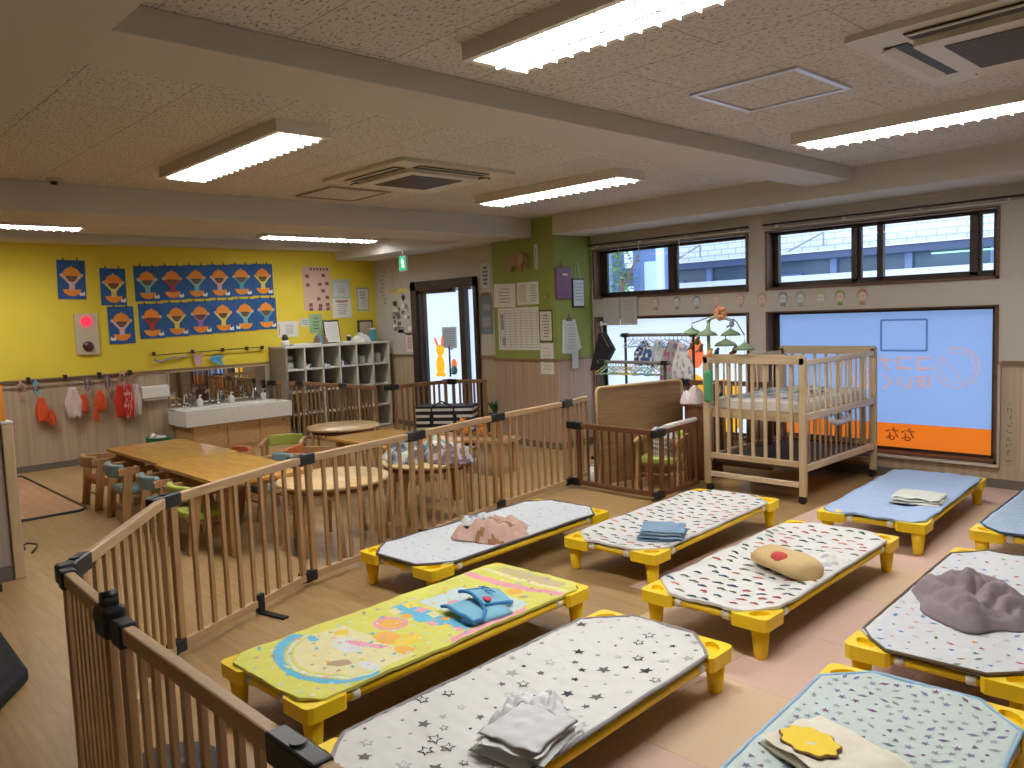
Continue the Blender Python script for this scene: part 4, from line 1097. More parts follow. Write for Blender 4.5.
# beige towel rolled with a red patch
t = thing('rolled_towel', 'beige rolled towel with a round red patch on the middle vehicle-print pad', 'towel', (-1.88, 3.58, padz(-1.9, 3.7)), 2.75)
m = MB(); G = []
for j in range(25):
    v = j/24*2-1; row = []
    rr = .068*(1-abs(v)**6)**.5*(1+.12*noise.noise(Vector((v*3, 1, 2))))+.004
    for i in range(28):
        a = 2*PI*i/28
        row.append(m.b.verts.new((v*.19, rr*1.45*math.cos(a)*(1+.08*noise.noise(Vector((v*4, math.cos(a)*2, 4)))), rr*.72*(math.sin(a)+1)*(1+.1*noise.noise(Vector((v*5, a, 1)))))))
    G.append(row)
for j in range(24):
    for i in range(28):
        f = m.b.faces.new((G[j][i], G[j][(i+1) % 28], G[j+1][(i+1) % 28], G[j+1][i])); f.smooth = True
m.b.faces.new(G[0]); m.b.faces.new(G[-1][::-1])
m.to('towel_body', plain('towel_beige', (.66, .48, .24), .95, noise_amt=.12, nscale=14), t)
MB().sph((-.02, .052, .078), .050, (1.15, .80, .66)).to('red_patch', plain('patch_red', (.58, .07, .06), .8), t)
MB().sph((-.09, .064, .066), .020, (1.1, .9, .9)).to('dark_patch', plain('patch_brown', (.16, .09, .05), .8), t)
heap('gauze_cloth', 'wrinkled white gauze cloth tucked beside the beige rolled towel', 'cloth', (-1.78, 3.86, padz(-1.8, 3.9)), .09, .13, .05, [WCL, plain('gauze_grey', (.55, .57, .60), .9)], 41, thr=.3)
fold_stack('folded_cloth', 'white patterned folded cloth on the plain light blue cot pad', 'cloth', (-1.90, 5.38, padz(-1.9, 5.4)), .30, .26, 3, [plain('offwhite_cloth', (.62, .63, .58), .9), plain('offwhite_cloth2', (.56, .58, .54), .9)], .2, 8, th=.016)
heap('cloth', 'crumpled mauve-grey cloth lying on the scribble-print cot pad', 'cloth', (-1.06, 3.63, padz(-.97, 3.68)), .21, .26, .17, [plain('mauve_grey', (.29, .235, .26), .92, noise_amt=.04)], 52, rz=.4, ridges=5, irregular=.35, fold=.7)
fold_stack('folded_cloth', 'white printed baby wrap folded on the star-print cot pad', 'cloth', (-1.70, 1.62, padz(-1.69, 1.6)), .24, .28, 5, [plain('wrap_white', (.70, .71, .72), .9), plain('wrap_shade', (.60, .62, .64), .9), WCL], .25, 12, th=.012)
heap('gauze_cloth', 'loose peaked end of the printed baby wrap on the star-print pad', 'cloth', (-1.83, 1.76, padz(-1.8, 1.75, .0)), .10, .13, .09, [plain('wrap_white', (.62, .63, .64), .9)], 57)
t = fold_stack('folded_towel', 'cream folded towel with yellow scalloped patch at the lower right corner', 'towel', (-.98, 2.13, padz(-.9, 1.9)), .34, .26, 2, [plain('cream_towel', (.74, .70, .58), .95)], -.25, 21, th=.022)
m = MB(); m.prism([( .085*(1+.07*math.cos(9*a))*math.cos(a), .065*(1+.07*math.cos(9*a))*math.sin(a)) for a in [k*2*PI/72 for k in range(72)]], 0, .006); m.to('yellow_patch', YELP, t, (-.05, -.04, .050))
m = MB(); m.prism([( .090*(1+.07*math.cos(9*a))*math.cos(a), .070*(1+.07*math.cos(9*a))*math.sin(a)) for a in [k*2*PI/72 for k in range(72)]], 0, .004); m.to('patch_outline', BRNP, t, (-.05, -.04, .049))
# blue bib
t = thing('bib', 'light blue towelling bib with darker blue trim and letters, on the yellow towel', 'bib', (-2.66, 2.27, padz(-2.7, 2.2)), -.15)
BB = plain('bib_blue', (.22, .50, .66), .95); BT = plain('bib_trim', (.04, .22, .48), .8)
def surf(m, fn, nx, ny, thick=.010):
    G = [[[m.b.verts.new(Vector(fn(i/nx, j/ny))+Vector((0, 0, -thick*s))) for i in range(nx+1)] for j in range(ny+1)] for s in (0, 1)]
    A, B = G
    for g in G:
        for j in range(ny):
            for i in range(nx):
                f = m.b.faces.new((g[j][i], g[j][i+1], g[j+1][i+1], g[j+1][i])); f.smooth = True
    for j in range(ny):
        for i in (0, nx): m.b.faces.new((A[j][i], A[j+1][i], B[j+1][i], B[j][i]))
    for i in range(nx):
        for j in (0, ny): m.b.faces.new((A[j][i], A[j][i+1], B[j][i+1], B[j][i]))
low = lambda u, v: (-.12+.27*u, -.13+.20*v, .018+.03*math.sin(PI*u)*(.5+.5*math.sin(PI*v))+.006*math.sin(u*9))
m = MB(); surf(m, low, 16, 12); m.to('bib_body', BB, t)
top = lambda u, v: (-.13+.20*u-.02*v, -.03+.17*v, .052+.028*math.sin(PI*u*.9+.3)-.030*v)
m = MB(); surf(m, top, 16, 12); tf = m.to('bib_flap', BB, t)
m = MB()
m.tube([top(u/12, 0) for u in range(13)]+[top(1, v/8) for v in range(1, 9)], .008, 6)
m.tube([top(0, v/8) for v in range(9)], .008, 6)
m.tube([low(u/12, 0) for u in range(13)], .008, 6)
m.tube([(.07, -.03, .05), (.12, -.05, .045), (.16, -.09, .03), (.14, -.13, .02), (.08, -.14, .018)], .010, 6)
m.to('trim', BT, t)
text_obj('lettering', 'AGES', .050, plain('bib_letter', (.02, .12, .42), .8), t, (-.045, .065, .070), rot=(-.05, 0, -.1))
MB().sph((.045, .010, .066), .022, (1.3, .75, .25)).to('badge', plain('badge_red', (.6, .05, .12), .7), t)
# ------------------------------------------------------------------ sheets and pictures on walls
def sheet(label, cat, loc, rz, w, h, base, marks, mats, name='notice_sheet', tilt=0, group=None):
    """paper facing local -y; marks = (x, z, w, h, material index)"""
    m = MB(); m.box((0, -.0015, 0), (w, .003, h))
    for (x, z, a, b, mi) in marks:
        m.mi = mi; m.box((x, -.0035, z), (a, .001, b))
    m.mi = 0
    o = m.to(name, [base]+mats, None, loc); o.rotation_mode = 'XYZ'
    o.rotation_euler = (0, tilt, rz) if rz == 0 else (tilt, 0, rz)
    return tag(o, label, cat, group)
def lines(w, h, n, frac=.8, mi=1, x0=0, z0=0, th=None):
    th = th or h/n*.35
    return [(x0+random.uniform(-.04, .04)*w, z0+h/2-(k+.7)*h/(n+.4), w*frac*random.uniform(.6, 1), th, mi) for k in range(n)]
def table_marks(w, h, c, r, mi=1, z0=0):
    out = [(-w/2+.006+(w-.012)*k/c, z0, .003, h-.01, mi) for k in range(c+1)]
    out += [(0, z0-h/2+.006+(h-.012)*k/r, w-.01, .003, mi) for k in range(r+1)]
    return out
# fifteen blue paper pictures on the yellow wall
def art(label, y, z, w, h, shirt, tilt, flip=False):
    t = thing('paper_picture', label, 'picture', (XL, y, z), PI/2)
    t.rotation_euler = (0, 0, PI/2)
    root = t
    def P(pts): return [(px*math.cos(tilt)-pz*math.sin(tilt), px*math.sin(tilt)+pz*math.cos(tilt)) for px, pz in pts]
    MB().prism(P(rrect(w, h, .004)), -.008, -.002, 'xz').to('blue_backing', BOARDB, t)
    oy = -.03
    MB().prism(P(ell(0, .045+oy+.025, .092, .098, 0, 180)), -.018, -.008, 'xz').prism(P(ell(0, .172+oy, .010, .012, n=8)), -.0135, -.009, 'xz').to('upper_bun', BUN, t)
    MB().prism(P(ell(0, -.075+oy, .092, .075, 180, 360)), -.013, -.008, 'xz').to('lower_bun', BUN, t)
    MB().prism(P(ell(0, .050+oy, .045, .045)), -.015, -.009, 'xz').to('face', SKIN, t)
    MB().prism(P([(-.055, .03+oy), (-.05, .08+oy), (.05, .08+oy), (.055, .03+oy), (.04, .06+oy), (-.04, .06+oy)]), -.017, -.010, 'xz').to('hair', BLK, t)
    m = MB(); m.prism(P([(-.028, -.085+oy), (-.028, -.02+oy), (-.098, .06+oy), (-.078, .085+oy), (-.022, .015+oy), (.022, .015+oy), (.078, .085+oy), (.098, .06+oy), (.028, -.02+oy), (.028, -.085+oy)]), -.0145, -.0085, 'xz'); m.to('shirt', shirt, t)
    for hx_ in (-.098, .098): MB().prism(P(ell(hx_, .08+oy, .020, .020, n=10)), -.016, -.009, 'xz').to('hand', plain('pale_hand', (.62, .47, .42), .8), t)
    s = -1 if flip else 1
    m = MB(); cxx = s*.10; m.prism(P([(cxx-.026, -.175), (cxx+.026, -.175), (cxx+.030, -.150), (cxx+.022, -.122), (cxx+.012, -.142), (cxx-.012, -.142), (cxx-.022, -.122), (cxx-.030, -.150)]), -.013, -.008, 'xz'); m.to('cat_cutout', WHITE, t)
    for hx_ in (-.07, .07): MB().box((hx_, -.008, h/2), (.012, .012, .03)).cyl((hx_, -.006, h/2), (hx_, -.006, h/2+.035), .004, n=6).to('hanging_clip', DKF, t)
    return t
SHC = {'pink': plain('shirt_pink', (.70, .45, .45), .8), 'yellow': plain('shirt_yellow', (.75, .65, .12), .8), 'aqua': plain('shirt_aqua', (.22, .50, .48), .8), 'red': plain('shirt_red', (.42, .04, .04), .8), 'purple': plain('shirt_purple', (.30, .16, .38), .8), 'teal': plain('shirt_teal', (.10, .33, .42), .8)}
art('blue paper picture with orange buns and pink sleeves, hung alone leftmost on the yellow wall', 2.655, 2.07, .285, .43, SHC['pink'], -.03)
art('blue paper picture with yellow sleeves, upper one of the second column from the left', 3.085, 1.99, .275, .42, SHC['yellow'], -.02)
art('blue paper picture with pink sleeves, lower one of the second column, beside the signal panel', 3.14, 1.55, .285, .43, SHC['pink'], 0, True)
up_c = ['aqua', 'red', 'aqua', 'pink', 'teal', 'yellow']; lo_c = ['red', 'yellow', 'purple', 'yellow', 'aqua', 'teal']
ordn = ['first', 'second', 'third', 'fourth', 'fifth', 'sixth']
for k in range(6):
    y = 3.462+k*.291
    art('blue paper picture with %s sleeves, %s from the left in the upper row of six' % (up_c[k], ordn[k]), y, 2.025+k*.010, .288, .41, SHC[up_c[k]], 0)
    art('blue paper picture with %s sleeves, %s from the left in the lower row of six' % (lo_c[k], ordn[k]), y+.02, 1.585+k*.010, .288, .41, SHC[lo_c[k]], 0, k == 4)
# two-lamp signal panel
t = thing('signal_panel', 'beige wall panel with a lit red lamp above an unlit dark one', 'signal panel', (XL, 2.76, 1.465), PI/2)
MB().prism(rrect(.235, .46, .008), -.035, 0, 'xz').to('panel_box', plain('panel_beige', (.55, .48, .36), .5), t)
MB().lathe((0, 0, 0), [(.055, 0), (.060, .01), (.045, .03), (.001, .035)], 20).to('red_lamp', emis('red_lamp_glow', (1, .03, .06), 1.6), t, (0, -.035, .14)).rotation_euler = (PI/2, 0, 0)
MB().lathe((0, 0, 0), [(.055, 0), (.060, .01), (.045, .03), (.001, .035)], 20).to('dark_lamp', plain('dark_lamp_red', (.06, .008, .008), .3), t, (0, -.035, -.14)).rotation_euler = (PI/2, 0, 0)
# rail with red caps
t = thing('hook_rail', 'long thin dark hanging rail along the yellow wall with black brackets', 'rail', (XL, 2.4, .985), PI/2)
MB().cyl((-1.0, -.06, 0), (.80, -.06, 0), .007, n=8).to('rod', DKF, t)
for x in (-.80, -.26, .10, .45, .78): MB().box((x, -.03, .012), (.03, .07, .06)).to('bracket', BLK, t)
t = thing('hook_rail', 'thin dark rail with four brackets under the blue pictures above the sink', 'rail', (XL, 4.15, 1.185), PI/2)
MB().cyl((-.69, -.05, -.005), (.70, -.05, .02), .006, n=8).to('rod', DKF, t)
for x in (-.68, -.22, .16, .48, .69): MB().box((x, -.025, .012), (.022, .06, .045)).to('bracket', BLK, t)
YWX = XL+.06
garment('sun_hat', ORC, (YWX, 2.24, .80), .17, .26, 'orange-red cloth cap hanging leftmost on the yellow wall rail', 'hat', PI/2, 61, flare=-1.5)
garment('sun_hat', ORC, (YWX+.01, 2.33, .66), .10, .17, 'orange-red cap tail hanging low beside the leftmost red cap', 'hat', PI/2, 62, flare=-1.5)
garment('sun_hat', None, (YWX+.02, 2.55, .88), .22, .33, 'pale pink patterned cap hanging in the middle of the rail', 'hat', PI/2, 63, mats=[PALE, PALE], flare=-1.5)
garment('sun_hat', ORC, (YWX, 2.66, .80), .12, .20, 'orange-red cap hanging half behind the pale pink cap', 'hat', PI/2, 64, flare=-1.5)
garment('sun_hat', ORC, (YWX, 2.83, .82), .17, .22, 'orange-red cap hanging between the pale pink cap and the red-white bundle', 'hat', PI/2, 65, flare=-1.5)
garment('sun_hat', ORC, (YWX, 2.78, .64), .07, .16, 'narrow red flap hanging under the third orange-red cap', 'hat', PI/2, 66, flare=-1.5)
garment('sun_hat', RED, (YWX, 3.05, .86), .20, .36, 'dark red cap at the left of the red and white bundle', 'hat', PI/2, 67, flare=-1.5)
garment('sun_hat', None, (YWX+.03, 3.13, .88), .16, .40, 'red and pink striped cap in the middle of the red and white bundle', 'hat', PI/2, 68, mats=[RED, PINK], flare=-1.5)
garment('sun_hat', PALE, (YWX, 3.22, .86), .18, .36, 'white cap at the right end of the red and white bundle', 'hat', PI/2, 69, flare=-1.5)
for y, z, c, l in ((2.06, .95, PINK, 'pink strap loop clipped at the left end of the rail'), (2.20, .95, SBLUE, 'blue and white strap clip beside the leftmost red cap'), (2.71, .95, PURP, 'violet strap loop clipped on the rail above the half-hidden cap'), (2.92, .95, PURP, 'violet strap loop right of the third orange-red cap'), (3.08, .98, PINK, 'small pink bow clipped at the top of the red-white bundle')):
    m = MB(); m.tube([(0, 0, .03), (.03, 0, 0), (.025, 0, -.08), (0, 0, -.12), (-.02, 0, -.08), (-.02, 0, 0)], .010, 6, True).box((0, 0, .03), (.02, .02, .04))
    tag(m.to('strap_loop', c, None, (YWX, y, z), PI/2), l, 'strap')
t = thing('towel_dispenser', 'white paper towel dispenser on the wall at the left of the sink', 'dispenser', (XL, 3.44, .745), PI/2)
MB().prism([(-.09, -.06), (-.09, .06), (-.075, .07), (0, .075), (0, -.07), (-.06, -.07)], -.155, .155, 'yz').to('dispenser_body', WHITE, t); MB().box((0, -.05, -.08), (.27, .05, .02)).to('paper_tongue', PAPER, t)
# small paper animals on the short rail
tag(MB().prism(ell(0, 0, .05, .065), -.004, 0, 'xz').prism(ell(-.04, .06, .02, .03), -.004, 0, 'xz').prism(ell(.04, .06, .02, .03), -.004, 0, 'xz').to('paper_cutout', plain('cutout_pink', (.68, .38, .38), .8), None, (XL+.03, 3.99, 1.085), PI/2), 'small pink paper face cutout hanging under the short rail', 'paper cutout')
tag(MB().prism([(-.10, .03), (.0, .06), (.09, .04), (.05, .0), (.08, -.07), (-.01, -.05), (-.09, -.0)], -.004, 0, 'xz').to('paper_cutout', plain('cutout_blue', (.10, .36, .55), .8), None, (XL+.03, 4.23, 1.075), PI/2), 'blue paper bird cutout hanging under the short rail', 'paper cutout')
t = tag(MB().tube([(-.20, 0, .0), (-.12, 0, -.03), (-.04, 0, .0), (.04, 0, .02), (.14, 0, .01), (.20, 0, .03)], .012, 6).to('clip_string', GYP, None, (XL+.04, 3.66, 1.125), PI/2), 'string of tiny grey clips hanging at the left end of the short rail', 'clip string')

# ------------------------------------------------------------------ sink counter, mirror
t = thing('sink_counter', 'long white hand-wash sink counter on a beech cabinet with three doors', 'sink', (XL+.02, 4.26, 0), PI/2)
SX0, SX1 = -.68, .66
MB().box(((SX0+SX1)/2+.02, -.26, .17), (SX1-SX0-.10, .50, .34)).to('cabinet', CABW, t)
for k in range(3):
    x = SX0+.08+(k+.5)*(SX1-SX0-.10)/3
    d_ = MB().box((0, 0, 0), ((SX1-SX0-.10)/3-.012, .016, .27), bev=.002).to('door', CABW, t, (x, -.517, .195))
    MB().cyl((0, -.012, 0), (0, .0, 0), .010, n=10).to('knob', CHROME, d_, (.11*(1 if k != 1 else -1), -.012, .10))
m = MB(); top = .525
sx = (SX0+SX1)/2
m.box((sx, -.545, (top+.34)/2), (SX1-SX0, .03, top-.34)).box((SX0+.015, -.27, (top+.34)/2), (.03, .53, top-.34)).box((SX1-.015, -.27, (top+.34)/2), (.03, .53, top-.34))
m.box((sx, -.50, top-.012), (SX1-SX0, .09, .024), bev=.006).box((sx, -.10, top-.012), (SX1-SX0, .20, .024), bev=.006).box((sx, -.30, top-.10), (SX1-SX0-.04, .34, .02)).box((sx, -.20, top-.05), (SX1-SX0, .01, .09))
m.to('basin', plain('sink_white', (.80, .80, .77), .3), t)
for x in (-.52, -.10, .36):
    f = MB().cyl((x, -.12, top), (x, -.12, top+.03), .028, .022).tube([(x, -.12, top), (x, -.12, top+.13), (x, -.15, top+.175), (x, -.20, top+.17), (x, -.22, top+.13)], .011, 8).to('faucet', CHROME, t)
    MB().cyl((x+.07, -.12, top), (x+.07, -.12, top+.045), .016).box((x+.07, -.12, top+.05), (.06, .012, .012)).box((x+.07, -.12, top+.05), (.012, .06, .012)).to('tap_handle', CHROME, t)
for i, (y, lbl) in enumerate(((4.26-.33, 'white pump soap bottle beside the left faucet of the sink'), (4.26+.07, 'white pump soap bottle beside the middle faucet of the sink'), (4.26+.50, 'white pump soap bottle beside the right faucet of the sink'))):
    s_ = thing('soap_bottle', lbl, 'soap bottle', (XL+.14, y, top))
    MB().lathe((0, 0, 0), [(.034, 0), (.036, .01), (.036, .08), (.020, .10), (.014, .105)], 16).to('bottle_body', WHITE, s_)
    MB().cyl((0, 0, .10), (0, 0, .135), .010).box((.02, 0, .138), (.065, .018, .014), bev=.003).to('pump', WHITE, s_)
t = thing('wall_mirror', 'long wall mirror above the sink reflecting the wooden fence', 'mirror', (XL, 4.25, .76), PI/2)
MIR = plain('mirror_glass', (.75, .76, .74), .02, metal=1, noise_amt=0)
MB().box((0, -.008, 0), (1.24, .012, .40)).to('mirror_pane', MIR, t)
m = MB(); m.box((.64, -.014, 0), (.05, .026, .44)).box((0, -.012, .205), (1.30, .022, .014)).box((-.63, -.012, 0), (.014, .022, .42)); m.to('mirror_frame', WL, t)
# green bin behind the tables
t = thing('waste_bin', 'green bin with crumpled white bag showing behind the far table', 'bin', (-9.35, 3.28, 0))
MB().lathe((0, 0, 0), [(.11, 0), (.135, .26), (.14, .27), (.125, .27), (.10, .02)], 20).to('bin_body', plain('bin_green', (.01, .16, .07), .5), t)
o = heap('bin_bag', '', '', (0, 0, .19), .12, .12, .15, [WCL, GYP], 71); o.parent = t
for kx in ('label', 'category'): del o[kx]

# ------------------------------------------------------------------ white cubby shelf
t = thing('cubby_shelf', 'white shelf unit with six columns of open cubbies against the yellow wall', 'shelf', (XL+.01, 5.74, 0), PI/2)
SW, SD, SH = 1.60, .44, 1.20
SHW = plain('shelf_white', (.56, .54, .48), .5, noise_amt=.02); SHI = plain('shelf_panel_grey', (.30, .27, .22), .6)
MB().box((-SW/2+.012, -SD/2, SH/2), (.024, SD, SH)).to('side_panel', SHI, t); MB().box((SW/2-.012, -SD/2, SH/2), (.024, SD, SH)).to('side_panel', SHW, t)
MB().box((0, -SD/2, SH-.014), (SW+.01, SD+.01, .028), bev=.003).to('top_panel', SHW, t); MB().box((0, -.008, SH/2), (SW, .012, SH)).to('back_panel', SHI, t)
cols_x = [-SW/2+.012+(SW-.024)*k/6 for k in range(7)]
for x in cols_x[1:-1]: MB().box((x, -SD/2-.002, SH/2), (.02, SD-.004, SH-.03)).to('divider', SHW, t)
rows_z = [.02, .31, .60, .89]
for z in rows_z: MB().box((0, -SD/2-.002, z), (SW-.03, SD-.004, .02)).to('shelf_board', SHW, t)
def on_shelf(c, r, off=0): # world coords of cubby floor centre
    xl = (cols_x[c]+cols_x[c+1])/2+off
    return (XL+.01+.25, 5.74+xl, rows_z[r]+.010)
def jar(label, loc, r, h, m_, cat='container', name='container', lid=None):
    t = thing(name, label, cat, loc)
    MB().lathe((0, 0, 0), [(r*.85, 0), (r, h*.1), (r, h*.85), (r*.9, h)], 16).to('body', m_, t)
    MB().lathe((0, 0, h), [(r*.95, -.004), (r*.95, .008), (r*.5, .016)], 16).to('lid', lid or WHITE, t)
    return t
jar('stack of white round tubs in the leftmost top cubby', on_shelf(0, 3, -.02), .075, .10, PAPER2, 'tub', 'tub', GRP)
x, y, z = on_shelf(0, 3, -.02); jar('white round tub stacked topmost in the leftmost top cubby', (x, y, z+.117), .075, .05, PAPER2, 'tub', 'tub', GYP)
heap('cloth', 'dark blue and white small bundle in the second top cubby', 'cloth', on_shelf(1, 3), .09, .09, .08, [NAVY, WCL], 81)
heap('cloth', 'pale small bundle in the third top cubby', 'cloth', on_shelf(2, 3), .08, .08, .07, [GYP, PAPER2], 82)
heap('cloth', 'dark blue and white bundle in the fourth top cubby', 'cloth', on_shelf(3, 3), .10, .10, .12, [NAVY, WCL], 83)
x, y, z = on_shelf(4, 3); jar('pale plastic pot at the left in the fifth top cubby', (x, y-.05, z), .05, .12, GYP, 'pot', 'pot'); jar('white plastic pot at the right in the fifth top cubby', (x, y+.06, z), .05, .10, WHITE, 'pot', 'pot')
x, y, z = on_shelf(5, 3); jar('white cup at the left in the rightmost top cubby', (x, y-.055, z), .052, .12, WHITE, 'cup', 'cup'); jar('white cup at the right in the rightmost top cubby', (x, y+.06, z), .052, .12, WHITE, 'cup', 'cup')
for c, s in ((1, 84), (2, 85)): heap('cloth', 'dark bundle in the %s cubby of the second row' % ordn[c], 'cloth', on_shelf(c, 2), .10, .10, .13, [BLK, NAVY], s)
for c, s in ((0, 86), (2, 87), (4, 88)): heap('cloth', 'white-tagged dark bundle low in the %s column of the shelf' % ordn[c], 'cloth', on_shelf(c, 0), .10, .10, .13, [GYP, WCL], s)
# things on top
TOPZ = SH+.001; TX = XL+.24
t = thing('humidifier', 'small white and black round device at the left end of the shelf top', 'device', (TX, 5.06, TOPZ)); MB().lathe((0, 0, 0), [(.05, 0), (.06, .02), (.055, .06), (.03, .08)], 16).to('base', WHITE, t); MB().lathe((0, 0, .075), [(.035, 0), (.045, .03), (.03, .07), (.01, .08)], 14).to('head', BLK, t)
for k, (y, w_, c, l) in enumerate(((5.22, .22, PAPER, 'open white booklet lying at the left on the shelf top'), (5.42, .20, INKB, 'dark book under papers on the shelf top'), (5.95, .22, PAPER2, 'pale papers lying at the middle right on the shelf top'))):
    b_ = thing('book', l, 'book', (TX+.05, y, TOPZ)); MB().box((0, 0, .012), (.16, w_, .024)).to('cover', c, b_); MB().box((0.004, 0, .012), (.156, w_-.006, .016)).to('pages', PAPER, b_)
heap('plush_toy', 'dark brown and blue plush bundle on the shelf top left of the clipboard', 'soft toy', (TX, 5.58, TOPZ), .08, .10, .17, [BRNP, plain('plush_blue', (.10, .22, .3), .9)], 90)
t = thing('clipboard', 'black-edged clipboard with a white form leaning on the shelf top', 'clipboard', (XL+.14, 5.82, TOPZ+.16), PI/2)
MB().box((0, 0, 0), (.245, .006, .32)).to('board', BLK, t); MB().box((0, -.005, -.005), (.215, .003, .285)).to('paper', PAPER, t); MB().box((0, -.008, .145), (.08, .012, .02)).to('clip', BLK, t)
m = MB()
for k in range(9): m.box((0, -.0075, .10-k*.025), (.17, .001, .003))
m.to('ruled_lines', INKB, t)
t.rotation_euler = (-.18, 0, PI/2)
heap('cloth', 'white plastic bag and papers at the right on the shelf top', 'bag', (TX, 6.22, TOPZ), .08, .14, .15, [WCL, PAPER2], 92)
jar('small dark blue bottle on the shelf top beside the white bag', (TX, 6.02, TOPZ), .03, .09, NAVY, 'bottle', 'bottle')
jar('light blue spray bottle on the shelf top near the corner', (TX-.02, 6.43, TOPZ), .045, .17, plain('bottle_blue', (.05, .3, .42), .4), 'bottle', 'bottle', WHITE)
t = thing('picture_frame', 'dark brown framed picture standing on the shelf top near the corner', 'picture frame', (XL+.10, 6.39, TOPZ+.15), PI/2)
MB().box((0, 0, 0), (.25, .015, .30)).to('frame', DKF, t); MB().box((0, -.009, 0), (.20, .004, .25)).to('picture', plain('photo_print', (.42, .34, .26), .7, noise_amt=.5, nscale=30), t)
# posters near the shelf
mk = [(random.uniform(-.01, .01)+cx_, cz_, .055, .045, random.choice([1, 2])) for cx_, cz_ in [(-.14, .17), (.11, .18), (-.13, .05), (.05, .06), (.15, .07), (.10, -.03), (.02, -.14), (.16, -.12), (-.10, -.22), (.03, -.23), (.15, -.22), (-.10, -.28), (.04, -.28), (.16, -.28)]]
mk += [(-.08+.05*k, .265, .03, .035, 2) for k in range(6)]
sheet('tall pale pink poster with rows of small round drawings on the yellow wall', 'poster', (XL, 5.71, 1.955), PI/2, .42, .60, plain('poster_pink', (.66, .46, .38), .8), mk, [plain('maroon_dot', (.25, .09, .09), .8), BRNP], 'poster')
sheet('pale green-edged notice with grey drawing, upper one right of the pink poster', 'notice', (XL, 6.09, 1.95), PI/2, .30, .27, plain('notice_green', (.45, .58, .48), .8), [(0, -.01, .24, .19, 1)]+lines(.2, .13, 5, mi=2), [PAPER2, INKB])
sheet('white printed notice, lower one right of the pink poster', 'notice', (XL, 6.09, 1.68), PI/2, .30, .27, PAPER, lines(.22, .20, 7, mi=1)+[(0, .10, .2, .02, 2)], [INKB, REDP])
sheet('narrow framed notice nearest the corner on the yellow wall', 'notice', (XL, 6.44, 1.80), PI/2, .21, .34, plain('notice_teal', (.34, .42, .36), .8), [(0, 0, .17, .29, 1)]+lines(.14, .26, 6, mi=2), [PAPER, INK])
sheet('small white notice with a coloured left edge above the shelf left end', 'notice', (XL, 5.24, 1.42), PI/2, .30, .21, PAPER, [(-.13, 0, .01, .15, 2)]+lines(.2, .14, 6, mi=1, x0=.02), [GYP, REDP])
sheet('small grey notice above the shelf, next to the coloured-edge one', 'notice', (XL, 5.50, 1.50), PI/2, .15, .11, PAPER2, lines(.12, .09, 3, mi=1), [GYP])
sheet('pale green paper behind the clipboard above the shelf', 'notice', (XL, 5.66, 1.48), PI/2, .20, .26, plain('mint_paper', (.35, .52, .30), .8), lines(.15, .2, 4, mi=1), [GRP])
# door wall papers
sheet('faint vertical strip of small drawings at the left of the door wall', 'notice', (-9.62, YD, 1.95), 0, .20, .55, CREAM, [(random.uniform(-.06, .06), .22-k*.055, .07, .025, 1) for k in range(9)], [GYP])
sheet('faint strip of small writing above the photo collage on the door wall', 'notice', (-9.38, YD, 2.08), 0, .12, .34, CREAM, lines(.09, .30, 9, mi=1), [GYP])
mk = [(-.20+.075*k, .29, .05, .05, 3) for k in range(6)]+[(random.uniform(-.2, .2), random.uniform(-.25, .2), random.uniform(.04, .09), random.uniform(.04, .07), random.choice([1, 2, 4])) for k in range(26)]
sheet('photo collage poster with yellow cutout letters left of the glass door', 'poster', (-9.24, YD, 1.60), 0, .48, .66, plain('collage_base', (.50, .48, .40), .8), mk, [INK, GYP, YELP, WCL], 'poster')
sheet('small green paper under the photo collage', 'notice', (-9.25, YD, 1.34), 0, .14, .08, plain('green_note', (.22, .4, .28), .8), [(0, .02, .1, .01, 1)], [WCL])
sheet('small reddish notice low at the left of the glass door', 'notice', (-9.06, YD, 1.17), 0, .17, .26, PAPER, [(0, 0, .13, .20, 1)]+lines(.1, .18, 5, mi=2), [PALE, REDP])
sheet('grey calligraphy-like notice at the top right of the door', 'notice', (-7.43, YD, 1.99), 0, .18, .30, PAPER2, lines(.12, .26, 5, mi=1, th=.03), [INK])
sheet('dark teal poster at the right of the glass door', 'poster', (-7.44, YD, 1.52), 0, .22, .50, plain('poster_slate', (.16, .21, .22), .7), [(0, .24, .14, .05, 2), (0, -.1, .16, .12, 1), (.02, .08, .12, .07, 1)], [GYP, BRNP], 'poster')
t = thing('calendar_fan', 'beige paper bundle hanging tilted between the door and the pilaster', 'paper', (-7.22, YD, 1.60))
m = MB(); m.prism([(-.03, -.20), (.10, -.02), (.05, .16), (-.05, .06)], -.05, -.01, 'xz'); m.to('paper_leaves', plain('aged_paper', (.48, .40, .30), .8), t); MB().tube([(.02, -.03, .15), (0, -.03, .26), (-.02, -.01, .22)], .003, 5).to('string', BRNP, t)

# ------------------------------------------------------------------ pilaster papers and hangings
F = CY
sheet('white sheet with pencil drawing at the upper left of the green pilaster', 'notice', (-6.775, F, 1.72), 0, .36, .27, PAPER, lines(.28, .2, 5, mi=1, th=.012), [GYP], tilt=.03)
sheet('pair of white printed sheets at the upper right of the pilaster front', 'notice', (-6.395, F, 1.73), 0, .34, .25, PAPER, [(-.09, 0, .12, .20, 1)]+lines(.13, .2, 7, mi=2, x0=.09), [plain('light_print', (.55, .54, .50), .8), GYP])
sheet('large white ruled schedule table on the front of the green pilaster', 'schedule', (-6.57, F, 1.335), 0, .66, .48, PAPER, table_marks(.62, .43, 7, 14, 1)+[(-.26, .08, .05, .18, 2), (-.24, -.14, .05, .10, 2)], [INK, GYP])
sheet('dark-framed small white schedule at the right of the ruled table', 'schedule', (-6.13, F, 1.36), 0, .20, .35, BLK, [(0, 0, .175, .32, 1)]+lines(.13, .28, 8, mi=2), [PAPER, INK])
